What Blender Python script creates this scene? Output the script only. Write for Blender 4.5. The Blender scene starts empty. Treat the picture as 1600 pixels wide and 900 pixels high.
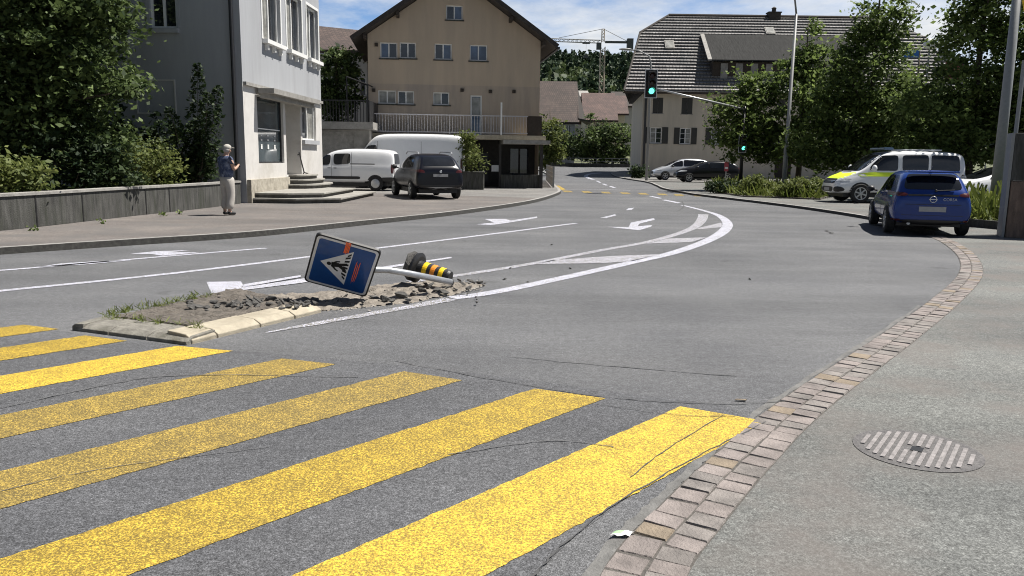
import bpy, bmesh, math, random
import numpy as np
from mathutils import Vector, Matrix
from mathutils.bvhtree import BVHTree
from mathutils.geometry import tessellate_polygon
R = math.radians
random.seed(7)
rng = np.random.default_rng(7)
scene = bpy.context.scene
C = scene.collection

# ------------------------------------------------------------------ camera
F_PX, CAM_H, ROLL = 1250.0, 1.6, 0.013
PITCH = math.atan((450 - 247) / F_PX)
_fw = Vector((0, math.cos(PITCH), -math.sin(PITCH)))
_r0 = Vector((1, 0, 0)); _u0 = _r0.cross(_fw)
_rt = math.cos(ROLL) * _r0 + math.sin(ROLL) * _u0
_up = -math.sin(ROLL) * _r0 + math.cos(ROLL) * _u0
CAM = Vector((0, 0, CAM_H))
cd = bpy.data.cameras.new('camera'); cam = bpy.data.objects.new('camera', cd); C.objects.link(cam)
cd.sensor_width = 36; cd.lens = F_PX / 1600 * 36; cd.clip_end = 3000; cd.clip_start = 0.05
m = Matrix((_rt, _up, -_fw)).transposed().to_4x4(); m.translation = CAM
cam.matrix_world = m
scene.camera = cam

def ray(x, y): return _fw * F_PX + _rt * (x - 800) - _up * (y - 450)
def G(x, y, z=0.0):                      # survey helper: point of the ground seen at a photo position
    d = ray(x, y); t = (z - CAM_H) / d.z
    return Vector((d.x * t, d.y * t, z))
def at(x, y, Y):                         # point at depth Y
    d = ray(x, y); return CAM + d * (Y / d.y)
def zt(Y): return 0.00056 * (Y - 60) ** 2 if Y > 60 else 0.0   # road climbs gently beyond 60 m
def GT(x, y, dz=0.0):                    # ground point on the climbing road
    d = ray(x, y); lo, hi = 1.0, 130.0
    for _ in range(50):
        mid = (lo + hi) / 2
        p = CAM + d * (mid / d.y)
        if p.z > zt(mid) + dz: lo = mid
        else: hi = mid
    p = CAM + d * (lo / d.y); return Vector((p.x, p.y, zt(lo) + dz))

# ------------------------------------------------------------------ materials
def _nt(name):
    mt = bpy.data.materials.new(name); mt.use_nodes = True
    return mt, mt.node_tree.nodes, mt.node_tree.links, mt.node_tree.nodes['Principled BSDF']
def _noise(N, L, scale, detail=4, rough=.6, coord='Object', vec=None):
    tc = N.new('ShaderNodeTexCoord'); n = N.new('ShaderNodeTexNoise')
    n.inputs['Scale'].default_value = scale; n.inputs['Detail'].default_value = detail; n.inputs['Roughness'].default_value = rough
    L.new(vec if vec is not None else tc.outputs[coord], n.inputs['Vector']); return n.outputs['Fac']
def _ramp(N, L, fac, stops, interp='LINEAR'):
    r = N.new('ShaderNodeValToRGB'); e = r.color_ramp.elements; r.color_ramp.interpolation = interp
    while len(e) < len(stops): e.new(.5)
    for q, (p, c) in zip(e, stops):
        q.position = p; q.color = (*c, 1) if len(c) == 3 else c
    L.new(fac, r.inputs['Fac']); return r.outputs['Color']
def _mix(N, L, fac, a, b, mode='MIX'):
    x = N.new('ShaderNodeMix'); x.data_type = 'RGBA'; x.blend_type = mode
    for s, v in ((x.inputs[0], fac), (x.inputs[6], a), (x.inputs[7], b)):
        if hasattr(v, 'node'): L.new(v, s)
        elif isinstance(v, (int, float)): s.default_value = v
        else: s.default_value = (*v, 1)
    return x.outputs[2]
def _bump(N, L, b, h, strength, dist=.02):
    n = N.new('ShaderNodeBump'); n.inputs['Strength'].default_value = strength; n.inputs['Distance'].default_value = dist
    L.new(h, n.inputs['Height']); L.new(n.outputs['Normal'], b.inputs['Normal'])
def mk(name, col, rough=.8, var=.18, scale=6, bump=0.0, bscale=40, metal=0.0, spec=.5, stain=None, stain_amt=.5, coat=0.0, stretch=None):
    mt, N, L, b = _nt(name)
    b.inputs['Roughness'].default_value = rough; b.inputs['Metallic'].default_value = metal
    b.inputs['Specular IOR Level'].default_value = spec
    if coat: b.inputs['Coat Weight'].default_value = coat; b.inputs['Coat Roughness'].default_value = .04
    vec = None
    if stretch:
        tc = N.new('ShaderNodeTexCoord'); mp = N.new('ShaderNodeMapping'); mp.inputs['Scale'].default_value = stretch
        L.new(tc.outputs['Object'], mp.inputs['Vector']); vec = mp.outputs['Vector']
    n = _noise(N, L, scale, 6, .65, vec=vec)
    lo = tuple(max(0, c * (1 - var)) for c in col); hi = tuple(min(1, c * (1 + var)) for c in col)
    c = _ramp(N, L, n, [(.3, lo), (.7, hi)])
    if stain:
        n2 = _noise(N, L, scale * .35, 8, .7, vec=vec)
        f = _ramp(N, L, n2, [(.48, (0, 0, 0)), (.66, (stain_amt,) * 3)])
        c = _mix(N, L, f, c, stain)
    L.new(c, b.inputs['Base Color'])
    if bump: _bump(N, L, b, _noise(N, L, bscale, 3), bump)
    return mt
def mk_asphalt(name, col, spk=.55, tint=None):
    mt, N, L, b = _nt(name)
    b.inputs['Roughness'].default_value = .82; b.inputs['Specular IOR Level'].default_value = .35
    fine = _noise(N, L, 150, 2, .75); med = _noise(N, L, 48, 4, .75); big = _noise(N, L, .45, 6, .6)
    c = tuple(col)
    a = _ramp(N, L, fine, [(.32, tuple(x * (1 - spk) for x in c)), (.5, c), (.68, tuple(min(1, x * (1 + 1.5 * spk)) for x in c))])
    a = _mix(N, L, 1.0, a, _ramp(N, L, med, [(.32, (.6,) * 3), (.5, (.97,) * 3), (.68, (1.5,) * 3)]), 'MULTIPLY')
    a = _mix(N, L, 1.0, a, _ramp(N, L, big, [(.35, (.84, .84, .85)), (.65, (1.15, 1.14, 1.12))]), 'MULTIPLY')
    # oil-darkened wheel tracks and older patches, stretched along the street
    tc = N.new('ShaderNodeTexCoord'); mp = N.new('ShaderNodeMapping'); mp.inputs['Rotation'].default_value = (0, 0, R(-42)); mp.inputs['Scale'].default_value = (.11, .75, 1)
    L.new(tc.outputs['Object'], mp.inputs['Vector'])
    st = _noise(N, L, 1.0, 5, .6, vec=mp.outputs['Vector'])
    a = _mix(N, L, 1.0, a, _ramp(N, L, st, [(.4, (.86,) * 3), (.6, (1.1,) * 3)]), 'MULTIPLY')
    mid = _noise(N, L, 15, 5, .8)
    a = _mix(N, L, 1.0, a, _ramp(N, L, mid, [(.34, (.78,) * 3), (.5, (1, 1, 1)), (.66, (1.25,) * 3)]), 'MULTIPLY')
    oil = _noise(N, L, 1.9, 3, .5)
    a = _mix(N, L, 1.0, a, _ramp(N, L, oil, [(.24, (.72,) * 3), (.33, (1, 1, 1))]), 'MULTIPLY')
    if tint:
        a = _mix(N, L, _ramp(N, L, _noise(N, L, 1.1, 5), [(.45, (0, 0, 0)), (.65, (.7,) * 3)]), a, tint)
    L.new(a, b.inputs['Base Color'])
    _bump(N, L, b, fine, .55, .006)
    return mt
def mk_paint(name, col, under, wear=.5, scale=115):
    mt, N, L, b = _nt(name)
    b.inputs['Roughness'].default_value = .7
    fine = _noise(N, L, scale, 3, .75); med = _noise(N, L, 5, 6, .7)
    c = _mix(N, L, 1.0, col, _ramp(N, L, med, [(.3, (.82, .82, .8)), (.7, (1.12, 1.1, 1.08))]), 'MULTIPLY')
    mx = N.new('ShaderNodeMath'); mx.operation = 'MULTIPLY_ADD'; L.new(med, mx.inputs[0]); mx.inputs[1].default_value = .14; L.new(fine, mx.inputs[2])
    f = _ramp(N, L, mx.outputs[0], [(.50 + .14 * (wear - .5), (1, 1, 1)), (.80 + .14 * (wear - .5), (0, 0, 0))])
    lt = _ramp(N, L, fine, [(.47, (.9, .88, .8)), (.70, (1.4, 1.5, 2.3))])
    L.new(_mix(N, L, 1.0, _mix(N, L, f, c, under), lt, 'MULTIPLY'), b.inputs['Base Color'])
    _bump(N, L, b, fine, .4, .006)
    return mt
def mk_leaf(name, a, bcol, trans=.35):
    mt, N, L, b = _nt(name)
    at_ = N.new('ShaderNodeAttribute'); at_.attribute_name = 'tone'
    c = _ramp(N, L, at_.outputs['Fac'], [(0, a), (1, bcol)])
    L.new(c, b.inputs['Base Color']); b.inputs['Roughness'].default_value = .6; b.inputs['Specular IOR Level'].default_value = .2
    t = N.new('ShaderNodeBsdfTranslucent'); mx = N.new('ShaderNodeMixShader'); mx.inputs[0].default_value = trans
    L.new(c, t.inputs['Color']); L.new(b.outputs[0], mx.inputs[1]); L.new(t.outputs[0], mx.inputs[2])
    L.new(mx.outputs[0], N['Material Output'].inputs['Surface'])
    return mt
def mk_emit(name, col, s):
    mt, N, L, b = _nt(name); b.inputs['Base Color'].default_value = (*[c * .3 for c in col], 1)
    b.inputs['Emission Color'].default_value = (*col, 1); b.inputs['Emission Strength'].default_value = s
    n = _noise(N, L, 30); return mt
def mk_glass(name, col, rough=.04, spec=.8):
    mt, N, L, b = _nt(name)
    n = _noise(N, L, 1.7, 3)
    c = _ramp(N, L, n, [(.35, tuple(x * .6 for x in col)), (.65, tuple(min(1, x * 1.4) for x in col))])
    L.new(c, b.inputs['Base Color']); b.inputs['Roughness'].default_value = rough; b.inputs['Specular IOR Level'].default_value = spec
    return mt
def mk_tiles(name, light, dark, row, colw, mortar=.05):
    """overlapping roof tiles: brick pattern in generated u/v stored as UV metres"""
    mt, N, L, b = _nt(name)
    uv = N.new('ShaderNodeUVMap'); uv.uv_map = 'UVMap'
    br = N.new('ShaderNodeTexBrick'); br.inputs['Scale'].default_value = 1
    br.inputs['Brick Width'].default_value = colw; br.inputs['Row Height'].default_value = row
    br.inputs['Mortar Size'].default_value = mortar; br.inputs['Mortar Smooth'].default_value = .2
    br.inputs['Color1'].default_value = (*light, 1); br.inputs['Color2'].default_value = (*[c * .7 for c in light], 1); br.inputs['Mortar'].default_value = (*dark, 1)
    L.new(uv.outputs[0], br.inputs['Vector'])
    n = _noise(N, L, .9, 8, .7)
    L.new(_mix(N, L, 1.0, br.outputs['Color'], _ramp(N, L, n, [(.3, (.6, .62, .6)), (.5, (.95, .9, .88)), (.7, (1.4, 1.38, 1.3))]), 'MULTIPLY'), b.inputs['Base Color'])
    b.inputs['Roughness'].default_value = .75
    return mt

ASPH = (.096, .098, .102)
M = {}
M['asphalt'] = mk_asphalt('asphalt', ASPH, .75)
M['asphalt_patch'] = mk_asphalt('asphalt_patch', (.083, .085, .09), .65)
M['asphalt_side'] = mk_asphalt('asphalt_pavement_right', (.120, .124, .118), .5, (.135, .12, .11))
M['asphalt_left'] = mk_asphalt('asphalt_pavement_left', (.128, .116, .108), .45, (.115, .11, .106))
M['yard'] = mk_asphalt('asphalt_yard', (.165, .162, .155), .45, (.14, .13, .12))
M['ground'] = mk('ground_soil', (.09, .10, .05), .95, .4, 2, .4, 30)
M['soil'] = mk('soil', (.105, .092, .078), .95, .4, 9, .8, 60)
M['sand'] = mk('sandy_grit', (.22, .195, .165), .95, .35, 14, .8, 80, stain=(.13, .115, .1))
M['yellow'] = mk_paint('yellow_paint', (.66, .445, .030), (.15, .105, .02), .45)
M['yellow_new'] = mk_paint('yellow_paint_fresh', (.72, .49, .03), (.17, .12, .03), .05)
M['yellow_old'] = mk_paint('yellow_paint_worn', (.60, .40, .045), (.12, .09, .03), .65)
M['white'] = mk_paint('white_paint', (.66, .66, .65), (.13, .13, .13), .15)
M['white_old'] = mk_paint('white_paint_worn', (.62, .61, .57), (.13, .128, .12), .5, 60)
M['crack'] = mk('crack_seal', (.058, .058, .058), .8)
M['seam'] = mk('patch_seam', (.085, .085, .085), .85)
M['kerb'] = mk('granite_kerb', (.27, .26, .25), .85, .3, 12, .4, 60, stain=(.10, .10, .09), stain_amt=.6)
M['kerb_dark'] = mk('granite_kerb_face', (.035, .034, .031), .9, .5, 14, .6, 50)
M['sett'] = mk('porphyry_sett', (.20, .173, .16), .8, .45, 3.3, .6, 70)
M['sett2'] = mk('grey_sett', (.18, .163, .15), .8, .4, 5, .6, 70)
M['sett3'] = mk('ochre_sett', (.20, .16, .115), .8, .3, 5, .6, 70)
M['cement'] = mk('cement_strip', (.135, .133, .127), .9, .35, 9, .5, 80)
M['joint'] = mk('sett_joint', (.085, .078, .07), .95, .4, 30, .5, 90)
M['concrete'] = mk('concrete', (.26, .25, .23), .85, .2, 5, .3, 60, stain=(.15, .14, .13))
M['kerb_dirty'] = mk('dirty_kerb_concrete', (.19, .18, .155), .95, .35, 11, .6, 60, stain=(.085, .08, .06), stain_amt=.8)
M['concrete_light'] = mk('pale_kerb_concrete', (.36, .32, .245), .85, .18, 9, .35, 80, stain=(.22, .19, .14))
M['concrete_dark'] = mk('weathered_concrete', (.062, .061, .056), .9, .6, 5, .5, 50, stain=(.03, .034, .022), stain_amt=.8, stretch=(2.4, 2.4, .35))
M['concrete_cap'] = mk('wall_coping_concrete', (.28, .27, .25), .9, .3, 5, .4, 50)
M['grit'] = mk('pale_grit', (.27, .25, .225), .95, .4, 30)
M['rubble'] = mk('broken_asphalt', (.08, .077, .072), .95, .5, 9, .9, 60)
M['plaster_grey'] = mk('grey_blue_plaster', (.335, .345, .36), .9, .07, 1.6, .12, 90, stain=(.265, .27, .28), stain_amt=.6, stretch=(1.6, 1.6, .22))
M['plaster_white'] = mk('pale_stone_plaster', (.54, .525, .50), .88, .07, 2, .15, 80, stain=(.36, .34, .30), stain_amt=.6)
M['stone_step'] = mk('stone_step', (.27, .26, .235), .85, .2, 6, .3, 60, stain=(.15, .14, .12))
M['riser_shade'] = mk('shaded_step_riser', (.10, .095, .085), .9, .4, 6, .5, 50)  # shade of the risers put into the colour, darker than the treads
M['plinth'] = mk('plinth_stone', (.36, .33, .27), .9, .3, 6, .5, 50, stain=(.14, .12, .09))
M['tan'] = mk('tan_plaster', (.47, .38, .285), .92, .06, 1.6, .08, 80, stain=(.39, .325, .25), stain_amt=.6, stretch=(1.5, 1.5, .2))
M['tan_base'] = mk('tan_plaster_lower', (.42, .345, .27), .92, .08, 1.6, .08, 80, stain=(.26, .23, .205), stain_amt=.6, stretch=(1.5, 1.5, .2))
M['cream'] = mk('cream_plaster', (.52, .465, .38), .92, .07, 1.4, .15, 60, stain=(.40, .365, .30), stain_amt=.6, stretch=(1.5, 1.5, .2))
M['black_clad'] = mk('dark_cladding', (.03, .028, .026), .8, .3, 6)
M['wood_dark'] = mk('dark_timber', (.04, .03, .022), .8, .3, 10, .3)
M['frame'] = mk('white_window_frame', (.72, .72, .70), .5, .05, 10)
M['glass'] = mk_glass('window_glass', (.018, .022, .028))
M['glass_blue'] = mk_glass('window_glass_blue', (.05, .085, .15), .08)
M['shop_glass'] = mk_glass('shop_glass', (.05, .065, .07), .05)
M['glass_curtain'] = mk_glass('curtained_glass', (.26, .26, .24), .25, .4)
M['shutter'] = mk('green_black_shutter', (.035, .034, .03), .7, .2, 20)
M['metal'] = mk('galvanised_steel', (.42, .43, .44), .42, .15, 9, metal=.7)
M['metal_paint'] = mk('grey_painted_steel', (.23, .235, .235), .5, .1, 12)
M['metal_dark'] = mk('dark_metal', (.03, .03, .032), .45, .2, 12, metal=.3)
M['rail'] = mk('balcony_rail', (.42, .41, .42), .5, .1, 9)
M['bark'] = mk('bark', (.085, .068, .05), .95, .35, 12, .9, 40)
M['rubber'] = mk('tyre_rubber', (.018, .018, .018), .85, .25, 20)
M['black'] = mk('black_plastic', (.016, .016, .017), .5, .2, 20)
M['alloy'] = mk('wheel_alloy', (.45, .46, .47), .35, .1, 10, metal=.7)
M['blue_paint'] = mk('blue_car_paint', (.004, .030, .18), .25, .06, 3, coat=.6, metal=.2, spec=.3)
M['white_car'] = mk('white_car_paint', (.74, .75, .76), .3, .03, 3, coat=.8)
M['dark_car'] = mk('dark_car_paint', (.004, .0045, .009), .3, .1, 3, coat=.25, spec=.3)
M['black_car'] = mk('black_car_paint', (.006, .006, .007), .3, .1, 3, coat=.3, spec=.3)
M['silver_car'] = mk('silver_car_paint', (.55, .57, .60), .3, .05, 3, coat=.8, metal=.3)
M['car_glass'] = mk_glass('car_glass', (.008, .009, .011), .03, .7)
M['red_lens'] = mk('red_tail_lens', (.06, .006, .006), .3, .2, 20, coat=.1)
M['clear_lens'] = mk('headlamp_lens', (.5, .52, .54), .15, .3, 14, coat=.6)
M['plate'] = mk('number_plate', (.33, .33, .33), .5, .1, 20)
M['hi_vis'] = mk('fluorescent_yellow_green', (.62, .80, .03), .5, .05, 6)
M['chrome'] = mk('bright_trim', (.6, .6, .62), .2, .05, 6, metal=.9)
M['sign_blue'] = mk('sign_blue', (.008, .06, .22), .35, .12, 8, coat=.3)
M['sign_white'] = mk('sign_white', (.70, .70, .70), .4, .06, 10)
M['sign_black'] = mk('sign_black', (.01, .01, .01), .5, .1, 10)
M['orange'] = mk('orange_spray_paint', (1.0, .15, .03), .6, .15, 30)
M['bollard_yellow'] = mk('bollard_yellow', (.85, .55, .01), .45, .1, 12)
M['bollard_orange'] = mk('bollard_orange', (.75, .25, .02), .45, .1, 12)
M['skin'] = mk('skin', (.42, .26, .19), .6, .08, 20)
M['shirt'] = mk('patterned_blue_shirt', (.035, .05, .10), .9, .6, 22, stain=(.22, .25, .32), stain_amt=.85)
M['trousers'] = mk('beige_trousers', (.40, .375, .34), .9, .08, 14, .2, 90)
M['hair'] = mk('grey_hair', (.35, .33, .31), .8, .2, 40)
M['roof_tile'] = mk_tiles('ribbed_grey_tiles', (.31, .31, .31), (.11, .11, .11), .9, .30, .04)
M['roof_under'] = mk('dark_tile_gap', (.105, .105, .104), .85, .3, 6)
M['roof_brown'] = mk_tiles('brown_red_tiles', (.085, .06, .052), (.035, .025, .02), .3, .25, .03)
M['roof_pink'] = mk_tiles('faded_red_tiles', (.115, .07, .06), (.05, .03, .027), .3, .25, .03)
M['roof_dark'] = mk('dark_roof', (.045, .038, .033), .85, .3, 6)
M['roof_sheet'] = mk('fibre_cement_sheet', (.045, .045, .044), .95, .35, 3, spec=.05, stretch=(6, .4, .4))
M['crane'] = mk('crane_steel', (.50, .42, .34), .6, .2, 3)
M['crane_dark'] = mk('crane_grey', (.08, .085, .09), .7, .2, 3)
M['green_lamp'] = mk_emit('green_signal', (.10, 1.0, .62), 1.8)
M['paper'] = mk('paper', (.8, .8, .78), .8, .05, 30)
M['paper_green'] = mk('green_print', (.35, .6, .3), .7, .2, 30)
M['iron'] = mk('cast_iron', (.105, .10, .098), .65, .3, 25, .4, 60, metal=.3)
M['iron_light'] = mk('worn_iron', (.22, .205, .2), .65, .35, 25, .3, 60, metal=.2)
M['red'] = mk('red_board', (.32, .05, .07), .6, .1, 5)
M['blue_board'] = mk('blue_board', (.03, .16, .5), .6, .1, 5)
M['rust'] = mk('rusty_concrete', (.16, .115, .09), .9, .35, 5, .4, 40, stain=(.07, .055, .05), stretch=(2, 2, .5))
L1 = M['leaf'] = mk_leaf('leaf_maple', (.032, .055, .014), (.215, .285, .085), .45)
M['leaf_left'] = mk_leaf('leaf_broad', (.022, .040, .014), (.155, .21, .07), .35)
M['leaf_lime'] = mk_leaf('leaf_light', (.06, .085, .022), (.19, .215, .065))
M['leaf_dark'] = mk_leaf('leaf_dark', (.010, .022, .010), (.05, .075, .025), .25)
M['leaf_far'] = mk_leaf('leaf_far', (.03, .05, .022), (.11, .145, .055), .25)
M['leaf_conifer'] = mk_leaf('needles', (.022, .042, .024), (.06, .09, .045), .15)
M['grass'] = mk_leaf('grass_blade', (.055, .085, .015), (.22, .25, .06))

# ------------------------------------------------------------------ builders
ROOTM = {}
def rootmat(o): return ROOTM.get(o.name, Matrix())
def tag(o, label=None, cat=None, group=None, kind=None):
    for k, v in (('label', label), ('category', cat), ('group', group), ('kind', kind)):
        if v: o[k] = v
    return o
def thing(name, label, cat, loc=(0, 0, 0), rotz=0.0, group=None):
    o = bpy.data.objects.new(name, None); C.objects.link(o)
    o.location = loc; o.rotation_euler = (0, 0, rotz); o.empty_display_size = .2
    ROOTM[o.name] = Matrix.Translation(Vector(loc)) @ Matrix.Rotation(rotz, 4, 'Z')
    return tag(o, label, cat, group)
class MB:
    def __init__(s): s.v = []; s.f = []; s.m = []; s.uv = {}
    def add(s, vs, fs, mi=0):
        b = len(s.v); s.v += [tuple(p) for p in vs]
        for f in fs: s.f.append(tuple(b + i for i in f)); s.m.append(mi)
    def quad(s, a, b, c, d, mi=0): s.add((a, b, c, d), ((0, 1, 2, 3),), mi)
    def box(s, x0, x1, y0, y1, z0, z1, mi=0):
        s.obox(Vector(((x0 + x1) / 2, (y0 + y1) / 2, (z0 + z1) / 2)), Vector(((x1 - x0) / 2, 0, 0)), Vector((0, (y1 - y0) / 2, 0)), Vector((0, 0, (z1 - z0) / 2)), mi)
    def obox(s, c, a, b, d, mi=0):
        c = Vector(c); a = Vector(a); b = Vector(b); d = Vector(d)
        if a.cross(b).dot(d) < 0: a = -a
        vs = [c - a - b - d, c + a - b - d, c + a + b - d, c - a + b - d, c - a - b + d, c + a - b + d, c + a + b + d, c - a + b + d]
        s.add(vs, ((0, 3, 2, 1), (4, 5, 6, 7), (0, 1, 5, 4), (1, 2, 6, 5), (2, 3, 7, 6), (3, 0, 4, 7)), mi)
    def tube(s, pts, r, n=8, mi=0, caps=True):
        pts = [Vector(p) for p in pts]; rs = r if isinstance(r, (list, tuple)) else [r] * len(pts)
        rings = []; ref = None
        for i, p in enumerate(pts):
            t = (pts[min(i + 1, len(pts) - 1)] - pts[max(i - 1, 0)]).normalized()
            if ref is None:
                ref = Vector((0, 0, 1)) if abs(t.z) < .9 else Vector((1, 0, 0))
            a = t.cross(ref).normalized(); b = a.cross(t).normalized(); ref = b
            rings.append([p + (a * math.cos(2 * math.pi * k / n) + b * math.sin(2 * math.pi * k / n)) * rs[i] for k in range(n)])
        vs = [q for rg in rings for q in rg]
        fs = [(i * n + k, i * n + (k + 1) % n, (i + 1) * n + (k + 1) % n, (i + 1) * n + k) for i in range(len(pts) - 1) for k in range(n)]
        if caps: fs += [tuple(range(n))[::-1], tuple((len(pts) - 1) * n + k for k in range(n))]
        s.add(vs, fs, mi)
    def lathe(s, o, ax, prof, n=24, mi=0):      # profile of (along, radius)
        o = Vector(o); ax = Vector(ax).normalized(); ref = Vector((0, 0, 1)) if abs(ax.z) < .9 else Vector((1, 0, 0))
        a = ax.cross(ref).normalized(); b = ax.cross(a)
        vs = [o + ax * h + (a * math.cos(2 * math.pi * k / n) + b * math.sin(2 * math.pi * k / n)) * r for h, r in prof for k in range(n)]
        fs = [(i * n + k, i * n + (k + 1) % n, (i + 1) * n + (k + 1) % n, (i + 1) * n + k) for i in range(len(prof) - 1) for k in range(n)]
        fs += [tuple(range(n))[::-1], tuple((len(prof) - 1) * n + k for k in range(n))]
        s.add(vs, fs, mi)
    def prism(s, poly, vec, mi=0):
        vec = Vector(vec); p = [Vector(q) for q in poly]; n = len(p)
        nn = Vector((0, 0, 0))
        for i in range(n): nn += p[i].cross(p[(i + 1) % n])
        if nn.dot(vec) < 0: p.reverse()
        tr = tessellate_polygon([p])
        vs = p + [q + vec for q in p]; fs = []
        for t in tr:
            a, b, c = t
            if (p[b] - p[a]).cross(p[c] - p[a]).dot(vec) < 0: a, c = c, a
            fs.append((c, b, a)); fs.append((a + n, b + n, c + n))
        fs += [(i, (i + 1) % n, (i + 1) % n + n, i + n) for i in range(n)]
        s.add(vs, fs, mi)
    def sheet(s, poly, mi=0):
        p = [Vector(q) for q in poly]; fs = []
        for a, b, c in tessellate_polygon([p]):
            if (p[b] - p[a]).cross(p[c] - p[a]).z < 0: a, c = c, a
            fs.append((a, b, c))
        s.add(p, fs, mi)
    def ball(s, c, r, n=10, mi=0):
        rx, ry, rz = r if isinstance(r, (tuple, list)) else (r, r, r)
        c = Vector(c); k = n // 2
        vs = [c + Vector((rx * math.sin(math.pi * i / k) * math.cos(2 * math.pi * j / n), ry * math.sin(math.pi * i / k) * math.sin(2 * math.pi * j / n), rz * math.cos(math.pi * i / k))) for i in range(k + 1) for j in range(n)]
        fs = [(i * n + j, (i + 1) * n + j, (i + 1) * n + (j + 1) % n, i * n + (j + 1) % n) for i in range(k) for j in range(n)]
        s.add(vs, fs, mi)
    def build(s, name, mats, parent=None, local=False, smooth=False, bevel=0.0, loc=None, uvf=None):
        me = bpy.data.meshes.new(name)
        vs = s.v
        o = None
        if parent is not None and not local:
            inv = rootmat(parent).inverted(); vs = [inv @ Vector(p) for p in vs]
        if loc is not None and parent is None:
            l = Vector(loc); vs = [Vector(p) - l for p in vs]
        me.from_pydata([tuple(p) for p in vs], [], s.f)
        if not isinstance(mats, (list, tuple)): mats = [mats]
        for q in mats: me.materials.append(M[q] if isinstance(q, str) else q)
        me.polygons.foreach_set('material_index', s.m)
        if smooth: me.polygons.foreach_set('use_smooth', [True] * len(s.f))
        if uvf:
            uv = me.uv_layers.new(name='UVMap'); wl = me.loops; sv = s.v
            for i, lp in enumerate(wl): uv.data[i].uv = uvf(Vector(sv[lp.vertex_index]))
        me.update()
        o = bpy.data.objects.new(name, me); C.objects.link(o)
        if parent is not None:
            o.parent = parent; ROOTM[o.name] = rootmat(parent)
        if loc is not None and parent is None: o.location = loc
        if bevel:
            md = o.modifiers.new('bevel', 'BEVEL'); md.width = bevel; md.segments = 2; md.limit_method = 'ANGLE'
        return o
def children(o): return [c for c in C.objects if c.parent is o]
def copy_tree(o, parent=None):
    c = o.copy(); C.objects.link(c); c.parent = parent
    ROOTM[c.name] = rootmat(o)
    for ch in children(o): copy_tree(ch, c)
    return c
def smooth_line(pts, k=8):                 # Catmull-Rom through points
    p = [Vector(q) for q in pts]; p = [2 * p[0] - p[1]] + p + [2 * p[-1] - p[-2]]; out = []
    for i in range(1, len(p) - 2):
        for j in range(k):
            t = j / k; a, b, c, d = p[i - 1], p[i], p[i + 1], p[i + 2]
            out.append(.5 * (2 * b + (c - a) * t + (2 * a - 5 * b + 4 * c - d) * t * t + (3 * b - a - 3 * c + d) * t ** 3))
    out.append(p[-2]); return out
def offset_line(pts, d):
    out = []
    for i, p in enumerate(pts):
        t = (pts[min(i + 1, len(pts) - 1)] - pts[max(i - 1, 0)]); n = Vector((-t.y, t.x, 0)).normalized()
        out.append(p + n * d)
    return out

# ------------------------------------------------------------------ world, sun
SUN_EL, SUN_AZ = R(62), R(74)             # azimuth from +y towards +x
w = bpy.data.worlds.new('World'); scene.world = w; w.use_nodes = True
N, L = w.node_tree.nodes, w.node_tree.links
bg = N['Background']; sky = N.new('ShaderNodeTexSky'); sky.sky_type = 'NISHITA'; sky.sun_disc = False
sky.sun_elevation = SUN_EL; sky.sun_rotation = SUN_AZ; sky.air_density = 1.0; sky.dust_density = .4; sky.ozone_density = 1.5
tc = N.new('ShaderNodeTexCoord'); sep = N.new('ShaderNodeSeparateXYZ'); L.new(tc.outputs['Generated'], sep.inputs[0])
def math_(op, a, b):
    n = N.new('ShaderNodeMath'); n.operation = op
    for i, v in enumerate((a, b)):
        if hasattr(v, 'node'): L.new(v, n.inputs[i])
        else: n.inputs[i].default_value = v
    return n.outputs[0]
den = math_('ADD', math_('MAXIMUM', sep.outputs[2], 0.0), .10)
comb = N.new('ShaderNodeCombineXYZ')
L.new(math_('DIVIDE', sep.outputs[0], den), comb.inputs[0]); L.new(math_('DIVIDE', sep.outputs[1], den), comb.inputs[1])
mp = N.new('ShaderNodeMapping'); mp.inputs['Scale'].default_value = (1.0, .75, 1); mp.inputs['Rotation'].default_value = (0, 0, R(25)); mp.inputs['Location'].default_value = (1.3, .4, 0); L.new(comb.outputs[0], mp.inputs['Vector'])
n1 = _noise(N, L, .85, 9, .62, vec=mp.outputs[0])
cl = _ramp(N, L, n1, [(.38, (0, 0, 0)), (.50, (.6,) * 3), (.62, (1, 1, 1))])
n2 = _noise(N, L, 3.2, 8, .65, vec=mp.outputs[0])
cc = _ramp(N, L, n2, [(.3, (7.4, 7.9, 8.5)), (.7, (11.2, 11.3, 11.4))])
el_ = _ramp(N, L, sep.outputs[2], [(.18, (1, 1, 1)), (.5, (.12,) * 3)])
cl = _mix(N, L, 1.0, cl, el_, 'MULTIPLY')
away = _ramp(N, L, math_('ADD', math_('MULTIPLY', sep.outputs[1], .5), .5), [(.25, (.45,) * 3), (.62, (1, 1, 1))])   # clouds and sky dimmed behind the camera, added to darken walls facing it
cl = _mix(N, L, 1.0, cl, away, 'MULTIPLY')
sk_ = _mix(N, L, 1.0, sky.outputs[0], _ramp(N, L, sep.outputs[2], [(.02, (1.05, 1.3, 1.75)), (.30, (.8, .92, 1.12)), (.6, (.75, .75, .75))]), 'MULTIPLY')
sk_ = _mix(N, L, 1.0, sk_, away, 'MULTIPLY')
L.new(_mix(N, L, cl, sk_, cc), bg.inputs['Color']); bg.inputs['Strength'].default_value = .05
sd = bpy.data.lights.new('sun', 'SUN'); sd.energy = 5.0; sd.angle = R(.53); sd.color = (1, .955, .89)
so = bpy.data.objects.new('sun', sd); C.objects.link(so)
sv = Vector((math.cos(SUN_EL) * math.sin(SUN_AZ), math.cos(SUN_EL) * math.cos(SUN_AZ), math.sin(SUN_EL)))
so.rotation_euler = sv.to_track_quat('Z', 'Y').to_euler(); so.location = (0, 0, 30)
vs_ = scene.view_settings; scene.display_settings.display_device = 'sRGB'
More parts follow.
